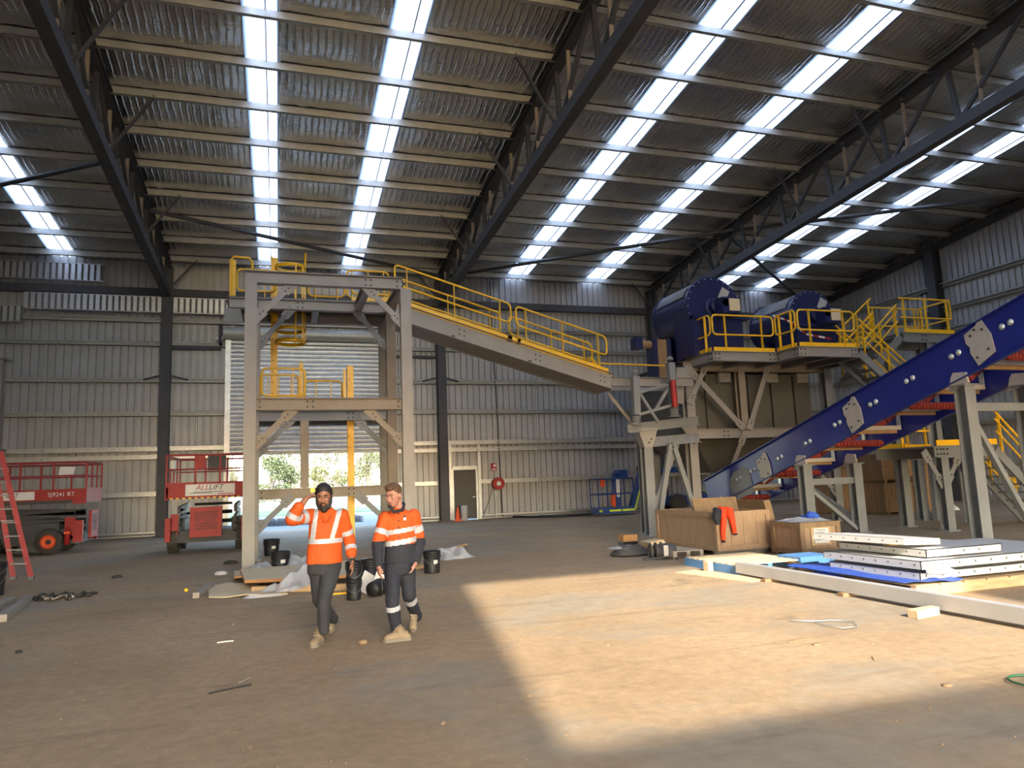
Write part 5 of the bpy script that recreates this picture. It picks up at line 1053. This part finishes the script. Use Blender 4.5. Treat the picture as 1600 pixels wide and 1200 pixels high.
# crates stacked beyond the conveyor
def far_crate(x, y, z, w_, d_, h_, lab):
    t = thing('stacked_crate', (x, y, z), lab, 'crate', 'crates stacked beyond the conveyor'); k = round(w_ / .16)
    for i in range(k): a = x - w_ / 2 + w_ * i / k; MB().box(a + .006, a + w_ / k - .006, y - d_ / 2, y - d_ / 2 + .025, z + .1, z + h_).build('board', 'crate_wood', t)
    k2 = round(d_ / .2)
    for i in range(k2): a = y - d_ / 2 + d_ * i / k2; MB().box(x - w_ / 2, x - w_ / 2 + .025, a + .006, a + d_ / k2 - .006, z + .1, z + h_).build('board', 'crate_wood', t)
    MB().box(x - w_ / 2 + .03, x + w_ / 2, y - d_ / 2 + .03, y + d_ / 2, z + .1, z + h_ - .01).build('inner_box', 'crate_wood', t)
    for zz in (z + .12, z + h_ * .5, z + h_ - .1): MB().box(x - w_ / 2 - .02, x + w_ / 2 + .02, y - d_ / 2 - .03, y - d_ / 2, zz, zz + .09).build('batten', 'ply_dark', t)
    for xx in (-.4, 0, .4): MB().box(x + xx * w_ - .06, x + xx * w_ + .06, y - d_ / 2, y + d_ / 2, z, z + .1).build('skid', 'ply_dark', t)
    MB().box(x + .1, x + .3, y - d_ / 2 - .01, y - d_ / 2, z + h_ * .7, z + h_ * .82).build('stencil_mark', 'black', t)
def fc(px, py, Y): return AY(px, py, Y)
for (px, Y, w_, h_, lab) in ((1318, 22.5, 1.5, 1.15, 'lower brown crate left of the rear conveyor leg'), (1386, 21.0, 1.3, 1.1, 'lower brown crate right of the rear conveyor leg'), (1425, 23.5, 1.2, 1.0, 'dark lower crate of the middle stack far behind the conveyor')):
    x = fc(px, 790, Y).x; far_crate(x, Y, 0, w_, 1.2, h_, lab); far_crate(x + .05, Y + .05, h_, w_ - .1, 1.1, h_ * .95, lab.replace('lower', 'upper'))
x = fc(1365, 700, 22.5).x; far_crate(x, 22.6, 1.0, .9, 1.0, 1.7, 'tall narrow brown crate standing behind the rear conveyor leg') if False else None
far_crate(fc(1448, 790, 21.5).x, 21.5, 0, .95, 1.0, 1.3, 'brown crate partly hidden by the platform leg'); crumple('torn_wrap', (fc(1478, 790, 20.9).x, 20.9, .0), .3, .3, .6, 'torn white wrap on the floor by the platform leg', 'plastic wrap', 'paper', seed=95)

# ------------------------------------------------------------------ the two men
mat('skin_tan', (.27, .12, .07), .55, 0, (.33, .155, .095), 12, .5); mat('skin_fair', (.43, .205, .15), .55, 0, (.50, .25, .185), 12, .5)
mat('hair_black', (.012, .010, .009), .6); mat('hair_brown', (.085, .045, .022), .6, 0, (.13, .07, .035), 30, .6)
mat('trouser', (.02, .021, .025), .85, 0, (.042, .043, .046), 5, .7, .2, 40); mat('boot', (.22, .155, .085), .8, 0, (.30, .225, .145), 8, .6, .2, 40); mat('sole', (.20, .17, .13), .9)
mat('reflective', (.50, .52, .57), .4, .15); mat('eye_white', (.28, .24, .22), .5); mat('lip', (.36, .13, .10), .5)
def voxmesh(b, voxel, iters=4, fac=.5):
    me = bpy.data.meshes.new('tmp'); me.from_pydata(b.v, [], b.f); bm = bmesh.new(); bm.from_mesh(me); bmesh.ops.recalc_face_normals(bm, faces=bm.faces); bm.to_mesh(me); bm.free()
    o = bpy.data.objects.new('tmp', me)
    r = o.modifiers.new('r', 'REMESH'); r.mode = 'VOXEL'; r.voxel_size = voxel
    if iters: s = o.modifiers.new('s', 'SMOOTH'); s.iterations = iters; s.factor = fac
    return evalmesh(o)
def vox(b, name, mats, parent, voxel=.008, iters=4, pick=None, relief=0):
    me = voxmesh(b, voxel, iters); org = ORG[parent]
    src = [v_.co.copy() for v_ in me.vertices]; nrm = [v_.vector.copy() for v_ in me.vertex_normals]; polys = [(tuple(p.vertices), p.center.copy()) for p in me.polygons]
    if relief: src = [p + n_ * relief * (noise.noise(p * 9) + .6 * noise.noise(V((p.x * 7, p.y * 7, p.z * 22)))) for p, n_ in zip(src, nrm)]
    me.vertices.foreach_set('co', [x for p in src for x in (p.x - org.x, p.y - org.y, p.z - org.z)])
    me.materials.clear()
    for mm in (mats if isinstance(mats, (list, tuple)) else [mats]): me.materials.append(MATS[mm])
    me.polygons.foreach_set('use_smooth', [True] * len(polys))
    if pick: me.polygons.foreach_set('material_index', [pick(c) for _, c in polys])
    me.update(); me.name = name; o = bpy.data.objects.new(name, me); COL.objects.link(o); o.parent = parent; ORG[o] = org; return o, src, nrm, polys
def strip(res, test, name, m, parent, off=.004):
    _, src, nrm, polys = res; b = MB(); mp = {}; vs = []; fs = []
    for vi, c in polys:
        if test(c):
            q = []
            for i in vi:
                if i not in mp: mp[i] = len(vs); vs.append(src[i] + nrm[i] * off)
                q.append(mp[i])
            fs.append(tuple(q))
    if fs: b.add(vs, fs, True); return b.build(name, m, parent)
def capsule(b, a, c, r0, r1, n=12):
    a, c = V(a), V(c); b.tube(a, c, r0, n, r1); b.sphere(a, r0, n, 8); b.sphere(c, r1, n, 8); return b
def limb(b, pts, rs): 
    for i in range(len(pts) - 1): capsule(b, pts[i], pts[i + 1], rs[i], rs[i + 1])
def loft(b, rings, n=18):
    vs = []
    for (c, sx, sy) in rings:
        for k in range(n): a = 6.28319 * k / n; vs.append(V(c) + V(sx) * math.cos(a) + V(sy) * math.sin(a))
    m = len(rings); b.add(vs, [(i * n + k, i * n + (k + 1) % n, (i + 1) * n + (k + 1) % n, (i + 1) * n + k) for i in range(m - 1) for k in range(n)] + [tuple(range(n))[::-1], tuple((m - 1) * n + k for k in range(n))])
def segt(p, a, c): d = c - a; t = max(0, min(1, (p - a).dot(d) / d.length_squared)); return t, (p - a - d * t).length
def hand(b, wrist, d, palm, thumb, curl=.5, s=1.0):
    d, palm, thumb = V(d).normalized(), V(palm).normalized(), V(thumb).normalized(); w_ = V(wrist); kn = w_ + d * .085 * s
    b.obox(w_ + d * .05 * s, d * .042 * s, thumb * .038 * s, palm * .013 * s); b.sphere(w_ + d * .02 * s, .028 * s)
    for i, L in enumerate((.072, .08, .075, .058)):
        o = kn + thumb * (.029 - .0195 * i) * s; d1 = (d + palm * curl * .5).normalized(); m_ = o + d1 * L * .5 * s; d2 = (d + palm * curl * 1.6).normalized(); e = m_ + d2 * L * .5 * s
        limb(b, [o - d * .02, m_, e], [.0095 * s, .009 * s, .0075 * s])
    o = w_ + d * .03 * s + thumb * .03 * s; m_ = o + (d * .6 + thumb * .6 + palm * .3).normalized() * .04 * s; limb(b, [o, m_, m_ + (d + palm * .4).normalized() * .032 * s], [.013 * s, .011 * s, .009 * s])
def boot(root, ankle, heel, toe, lift_=0.0):
    ankle, heel, toe = V(ankle), V(heel), V(toe); d = (toe - heel).normalized(); up_ = V((0, 0, 1)); up_ = (up_ - d * up_.dot(d)).normalized(); s = d.cross(up_)
    L = .27; heel = toe - d * L; b = MB()
    loft(b, [(heel + up_ * .055, s * .034, up_ * .045), (heel + d * .09 + up_ * .06, s * .040, up_ * .055), (heel + d * .17 + up_ * .052, s * .044, up_ * .044), (heel + d * .23 + up_ * .045, s * .047, up_ * .036), (toe + up_ * .036 - d * .012, s * .03, up_ * .024)])
    limb(b, [heel + d * .08 + up_ * .06, heel + d * .085 + up_ * .11, ankle], [.045, .05, .055])
    limb(b, [heel + up_ * .04, heel + d * .05 + up_ * .05], [.035, .05])
    res = vox(b, 'boot', 'boot', root, .008, 4); 
    so = MB(); so.prism([(a_ * .9, c_) for a_, c_ in ((-.035, -.03), (-.035, .03), (.05, .042), (.14, .038), (.22, .05), (.27, .042), (.30, .012), (.30, -.012), (.27, -.042), (.22, -.05), (.14, -.038), (.05, -.042))], heel, d, s, -.03); so.build('sole', 'sole', res[0])
    for k in range(4): p = heel + d * (.16 - .025 * k) + up_ * (.108 + .022 * k); MB().tube(p - s * .028, p + s * .028, .005, 5).build('lace', 'timber_grey', res[0])
def head(root, body, c, f, up_, skin, hair, s=1.0):
    f = V(f).normalized(); up_ = V(up_); up_ = (up_ - f * up_.dot(f)).normalized(); l = up_.cross(f).normalized(); c = V(c); R_ = Matrix((l, f, up_)).transposed()
    q = lambda a, b_, z: c + l * a * s + f * b_ * s + up_ * z * s
    body.sphere(q(0, -.012, .025), (.075 * s, .095 * s, .095 * s), 16, 12, R_); body.sphere(q(0, .02, -.045), (.058 * s, .072 * s, .07 * s), 14, 10, R_); body.sphere(q(0, .055, -.085), (.03 * s, .028 * s, .026 * s), 10, 8, R_)
    capsule(body, q(0, .085, .01), q(0, .108, -.022), .009 * s, .014 * s); body.sphere(q(.012, .098, -.028), .009 * s); body.sphere(q(-.012, .098, -.028), .009 * s)
    body.sphere(q(0, .079, .035), (.05 * s, .014 * s, .012 * s), 10, 8, R_); body.sphere(q(.038, .066, -.012), (.02 * s, .018 * s, .018 * s)); body.sphere(q(-.038, .066, -.012), (.02 * s, .018 * s, .018 * s))
    for sg in (-1, 1): body.sphere(q(sg * .078, -.01, -.005), (.011 * s, .02 * s, .032 * s), 8, 8, R_)
    return q, R_, l, f, up_
def face_bits(root, q, R_, s, hairm):
    for sg in (-1, 1):
        e = MB().sphere(q(sg * .03, .079, .014), (.011 * s, .008 * s, .005 * s), 10, 8, R_).build('eye', 'eye_white', root); MB().sphere(q(sg * .03, .084, .014), .006 * s).build('iris', 'hair_black', e)
        MB().path([q(sg * .012, .092, .032), q(sg * .03, .091, .039), q(sg * .05, .078, .033)], [.005, .006, .003], 6).build('eyebrow', hairm, root)
    MB().path([q(-.024, .082, -.056), q(0, .093, -.054), q(.024, .082, -.056)], [.003, .007, .003], 6).build('lips', 'lip', root)

# --- bearded man, hand raised to his head
m1 = thing('person', G(498, 1005), 'bearded man in an orange work shirt walking with one hand raised to his head', 'person'); D = 8.45
sh_r, el_r, cu_r, wr_r = AY(487, 806, 8.42), AY(456, 811, 8.2), AY(466, 793, 8.15), AY(478, 779, 8.18); sh_l, el_l, cu_l, wr_l = AY(534, 806, 8.42), AY(546, 842, 8.5), AY(549, 864, 8.4), AY(549.5, 876, 8.36)
hp_r, kn_r, an_r = AY(497, 888, 8.48), AY(498, 936, 8.45), AY(521, 968, 8.95); hp_l, kn_l, an_l = AY(518, 888, 8.44), AY(506, 939, 8.22), AY(506, 984, 8.27)
sdv = V((1, .12, 0)).normalized(); fdv = V((.12, -1, 0)).normalized(); px1 = 1 / 137.0
def ring(cx, cy, hw, Y=8.44, k=.6, off=0.0): return (AY(cx, cy, Y) + fdv * off, sdv * hw * px1, fdv * hw * px1 * k)
body = MB(); loft(body, [ring(507, 890, 21), ring(508, 860, 20), ring(510, 830, 22), ring(511, 808, 22), ring(510, 798, 12, k=.9), ring(508, 790, 8.5, k=1)])
limb(body, [sh_r, el_r, wr_r], [.055, .046, .031]); limb(body, [sh_l, el_l, wr_l], [.055, .044, .030]); limb(body, [hp_r, kn_r, an_r], [.085, .058, .045]); limb(body, [hp_l, kn_l, an_l], [.085, .058, .045])
limb(body, [AY(510, 800, 8.44), AY(506, 783, 8.40)], [.062, .056])
hc1 = AY(506, 775.5, 8.36); q1_, R1_, l1, f1, u1 = head(m1, body, hc1, (-.16, -1, -.30), (-.06, -.1, 1), 'skin_tan', 'hair_black', 1.08)
hand(body, wr_r, (hc1 + l1 * -.07 + u1 * .03) - wr_r, V((1, .25, -.1)), V((0, -1, .3)), .7); hand(body, wr_l, AY(551.5, 892, 8.33) - wr_l, V((-.9, -.3, 0)), V((-.2, -1, 0)), .45)
vox(body, 'body', 'skin_tan', m1, .0065, 3)
hb = MB(); hb.sphere(q1_(0, -.024, .052), (.088, .106, .092), 16, 12, R1_)
for sg in (-1, 1): hb.sphere(q1_(sg * .064, -.02, .03), (.028, .055, .055), 10, 8, R1_)
vox(hb, 'hair', 'hair_black', m1, .008, 3, relief=.003)
bb = MB(); bb.sphere(q1_(0, .045, -.095), (.055, .05, .055), 12, 10, R1_); bb.sphere(q1_(0, .062, -.12), (.04, .035, .04), 10, 8, R1_)
for sg in (-1, 1): limb(bb, [q1_(sg * .07, .005, -.01), q1_(sg * .062, .03, -.06), q1_(sg * .04, .05, -.1)], [.016, .024, .03]); limb(bb, [q1_(0, .094, -.042), q1_(sg * .032, .08, -.06)], [.009, .008])
vox(bb, 'beard', 'hair_black', m1, .0065, 3, relief=.002); face_bits(m1, q1_, R1_, 1.08, 'hair_black')
st = MB(); loft(st, [ring(507, 880, 27.5, k=.66), ring(507, 866, 26.5, k=.66), ring(508, 848, 25.5, k=.66), ring(510, 828, 26.5, k=.66), ring(511, 812, 27, k=.62), ring(511, 803, 23, k=.62), ring(510, 797, 13, k=.85), ring(509, 793, 10.5, k=1)])
limb(st, [sh_r, el_r, cu_r], [.085, .075, .06]); limb(st, [sh_l, sh_l.lerp(el_l, .6), el_l, cu_l], [.085, .07, .068, .062])
shirt1 = vox(st, 'work_shirt', 'hi_vis', m1, .0085, 4, relief=.006)
zz = lambda py, Y=8.35: AY(508, py, Y).z
armd = lambda c: min(segt(c, sh_r, el_r)[1], segt(c, el_r, cu_r)[1], segt(c, sh_l, el_l)[1], segt(c, el_l, cu_l)[1])
strip(shirt1, lambda c: zz(849) < c.z < zz(842) and abs((c - AY(508, 845, 8.44)).dot(sdv)) < .205 and segt(c, sh_l, el_l)[1] > .09 and segt(c, el_l, cu_l)[1] > .09, 'waist_tape', 'reflective', m1)
for sx_, tx in ((487.5, 494), (517, 531)):
    def brace(c, sx_=sx_, tx=tx):
        t_ = (c.z - zz(846)) / (zz(798) - zz(846)); 
        if not 0 < t_ < 1.04: return False
        x = AY(sx_ + (tx - sx_) * t_, 846 - 48 * t_, 8.3).x; return abs(c.x - x - .004) < .026 and (c - AY(509, 820, 8.44)).dot(fdv) > -.02 and min(segt(c, sh_r.lerp(el_r, .35), el_r)[1], segt(c, sh_l.lerp(el_l, .35), el_l)[1]) > .075
    strip(shirt1, brace, 'shoulder_tape', 'reflective', m1, .005)
for a, c_, lo, hi in ((sh_r, el_r, .40, .62), (el_r, cu_r, .15, .55), (sh_l, el_l, .58, .78), (el_l, cu_l, .55, .85)): strip(shirt1, lambda c, a=a, c_=c_, lo=lo, hi=hi: lo < segt(c, a, c_)[0] < hi and segt(c, a, c_)[1] < .098 and ((a is not sh_r) or segt(c, el_r, cu_r)[1] > .08), 'sleeve_tape', 'reflective', m1)
cb = MB(); 
for sg, p0_, p1_ in ((1, (520, 800), (513, 815)), (-1, (500, 800), (507, 815))): limb(cb, [AY(*p0_, 8.40), AY(*p1_, 8.28)], [.03, .014])
limb(cb, [AY(519, 798, 8.44), AY(511, 793, 8.52), AY(501, 798, 8.44)], [.03, .03, .03]); vox(cb, 'collar', 'hi_vis', m1, .007, 2)
tb = MB(); loft(tb, [ring(507, 872, 24.5, k=.66), ring(507, 886, 25.5, k=.68), ring(507, 896, 24, k=.68)]); limb(tb, [hp_r, kn_r, an_r], [.104, .074, .060]); limb(tb, [hp_l, kn_l, an_l], [.106, .076, .061])
vox(tb, 'trousers', 'trouser', m1, .009, 4, relief=.007)
bt = G(488, 1013); boot(m1, an_l + V((0, 0, .02)), G(508, 1000), bt); tr = G(514, 990); boot(m1, an_r + V((.01, 0, .0)), tr + V((.10, .22, .12)), tr)
MB().lathe([(.034, -.012), (.038, -.012), (.038, .012), (.034, .012)], wr_l, (wr_l - el_l), 14, True).build('watch_strap', 'black', m1); MB().sphere(wr_l + V((-.02, -.036, 0)), (.02, .01, .02)).build('watch_face', 'black', m1)
o = MB().obox(AY(488.5, 766, 8.16), V((.022, 0, .01)), V((0, .02, 0)), V((-.008, 0, .022))).build('yellow_tag', 'yellow'); tag(o, 'small yellow item in the bearded man\'s raised hand', 'tool')

# --- clean-shaven man looking down
m2 = thing('person', G(622, 1000), 'clean-shaven man in an orange and navy work shirt looking down as he walks', 'person')
sdv = V((1, .05, 0)).normalized(); fdv = V((.05, -1, 0)).normalized(); D2 = 8.3
def ring(cx, cy, hw, Y=8.3, k=.6, off=0.0): return (AY(cx, cy, Y) + fdv * off, sdv * hw * px1, fdv * hw * px1 * k)
sh_r, el_r, wr_r = AY(602, 810, 8.28), AY(590, 850, 8.22), AY(591.5, 883, 8.1); sh_l, el_l, wr_l = AY(646, 806, 8.3), AY(656, 846, 8.36), AY(650, 877, 8.25)
hp_r, kn_r, an_r = AY(614, 890, 8.3), AY(613, 940, 8.08), AY(619, 982, 8.15); hp_l, kn_l, an_l = AY(636, 890, 8.32), AY(639, 930, 8.3), AY(651, 963, 8.72)
body = MB(); loft(body, [ring(625, 890, 19), ring(625, 860, 18), ring(625, 830, 20), ring(624, 808, 20), ring(623, 798, 11, k=.9), ring(621, 790, 8, k=1)])
limb(body, [sh_r, el_r, wr_r], [.052, .043, .029]); limb(body, [sh_l, el_l, wr_l], [.052, .043, .029]); limb(body, [hp_r, kn_r, an_r], [.08, .056, .043]); limb(body, [hp_l, kn_l, an_l], [.08, .056, .043])
limb(body, [AY(623, 801, 8.3), AY(620, 785, 8.28)], [.06, .054])
q2_, R2_, l2, f2, u2 = head(m2, body, AY(614.5, 774.5, 8.22), (-.62, -.78, -.28), (-.12, -.14, 1), 'skin_fair', 'hair_brown', 1.06)
hand(body, wr_r, AY(593, 900, 8.04) - wr_r, V((.9, .3, 0)), V((.2, -1, 0)), .45); hand(body, wr_l, AY(645, 893, 8.18) - wr_l, V((-.8, .4, 0)), V((-.3, -1, 0)), .5)
vox(body, 'body', 'skin_fair', m2, .0065, 3)
hb = MB(); hb.sphere(q2_(0, -.028, .052), (.0865, .104, .091), 16, 12, R2_); hb.sphere(q2_(0, .045, .105), (.06, .05, .032), 12, 8, R2_); hb.sphere(q2_(.015, .075, .098), (.04, .03, .02), 10, 8, R2_)
for sg in (-1, 1): hb.sphere(q2_(sg * .062, -.025, .02), (.022, .045, .045), 10, 8, R2_)
vox(hb, 'hair', 'hair_brown', m2, .008, 2, relief=.004); face_bits(m2, q2_, R2_, 1.06, 'hair_brown')
st = MB(); loft(st, [ring(626, 880, 25, k=.62), ring(626, 866, 25, k=.64), ring(626, 848, 23.5, k=.64), ring(625, 828, 24, k=.64), ring(625, 812, 25, k=.62), ring(624, 803, 22, k=.62), ring(623, 797, 12.5, k=.85), ring(622, 793, 9.5, k=1)])
limb(st, [sh_r, el_r, wr_r.lerp(el_r, .06)], [.082, .068, .052]); limb(st, [sh_l, el_l, wr_l.lerp(el_l, .06)], [.082, .068, .052])
zz2 = lambda py: AY(625, py, 8.2).z
def pk(c):
    ar, al = segt(c, sh_r, el_r)[1], segt(c, sh_l, el_l)[1]; fr, fl = segt(c, el_r, wr_r), segt(c, el_l, wr_l); tor = abs((c - AY(625, 840, 8.3)).dot(sdv))
    if tor > .165 or fr[1] < .07 or fl[1] < .07: return 1 if c.z < AY(590, 846, 8.2).z else 0
    return 1 if c.z < zz2(851) else 0
shirt2 = vox(st, 'work_shirt', ['hi_vis', 'navy'], m2, .0085, 4, pick=pk, relief=.006)
tors = lambda c: segt(c, sh_r.lerp(el_r, .3), el_r)[1] > .075 and segt(c, sh_l.lerp(el_l, .3), el_l)[1] > .075 and segt(c, el_r, wr_r)[1] > .07 and segt(c, el_l, wr_l)[1] > .07
for lo, hi in ((833, 826), (851, 843)): strip(shirt2, lambda c, lo=lo, hi=hi: zz2(lo) + (c.x - 1.3) * .12 < c.z < zz2(hi) + (c.x - 1.3) * .12 and tors(c), 'chest_tape', 'reflective', m2)
for a, c_, lo, hi in ((sh_r, el_r, .44, .64), (sh_l, el_l, .38, .60)): strip(shirt2, lambda c, a=a, c_=c_, lo=lo, hi=hi: lo < segt(c, a, c_)[0] < hi and segt(c, a, c_)[1] < .09, 'sleeve_tape', 'reflective', m2)
cb = MB(); limb(cb, [AY(609, 792, 8.14), AY(616, 800, 8.12), AY(627, 797, 8.18)], [.014, .018, .018]); limb(cb, [AY(609, 792, 8.16), AY(618, 790, 8.34), AY(630, 788, 8.36), AY(629, 797, 8.22)], [.02, .028, .028, .02]); vox(cb, 'collar', 'navy', m2, .007, 2)
for k, py in enumerate((802, 813, 823, 838)): p = AY(618.5, py, 8.3) + fdv * .155; MB().sphere(p, .008, 8, 6).build('button', 'navy', m2)
p = AY(628, 810, 8.3) + fdv * .145; cb_ = MB().obox(p, sdv * .014, fdv * .006, V((0, 0, .016))).build('chest_badge', 'reflective', m2); MB().obox(p + V((0, 0, .026)), sdv * .008, fdv * .006, V((0, 0, .01))).build('badge_top', 'navy', cb_)
tb = MB(); loft(tb, [ring(625, 872, 22, k=.66), ring(625, 886, 23.5, k=.68), ring(625, 897, 22.5, k=.68)]); limb(tb, [hp_r, kn_r, an_r], [.100, .076, .062]); limb(tb, [hp_l, kn_l, an_l], [.100, .076, .064])
trs = vox(tb, 'trousers', 'navy', m2, .009, 4, relief=.007)
for a, c_, lo, hi in ((kn_r, an_r, .12, .30), (kn_l, an_l, .05, .24)): strip(trs, lambda c, a=a, c_=c_, lo=lo, hi=hi: lo < segt(c, a, c_)[0] < hi and segt(c, a, c_)[1] < .11, 'leg_tape', 'reflective', m2)
bt = G(598, 1004); boot(m2, an_r + V((0, 0, .02)), G(628, 1001), bt); tr = G(645, 988); boot(m2, an_l, tr + V((.06, .24, .13)), tr)
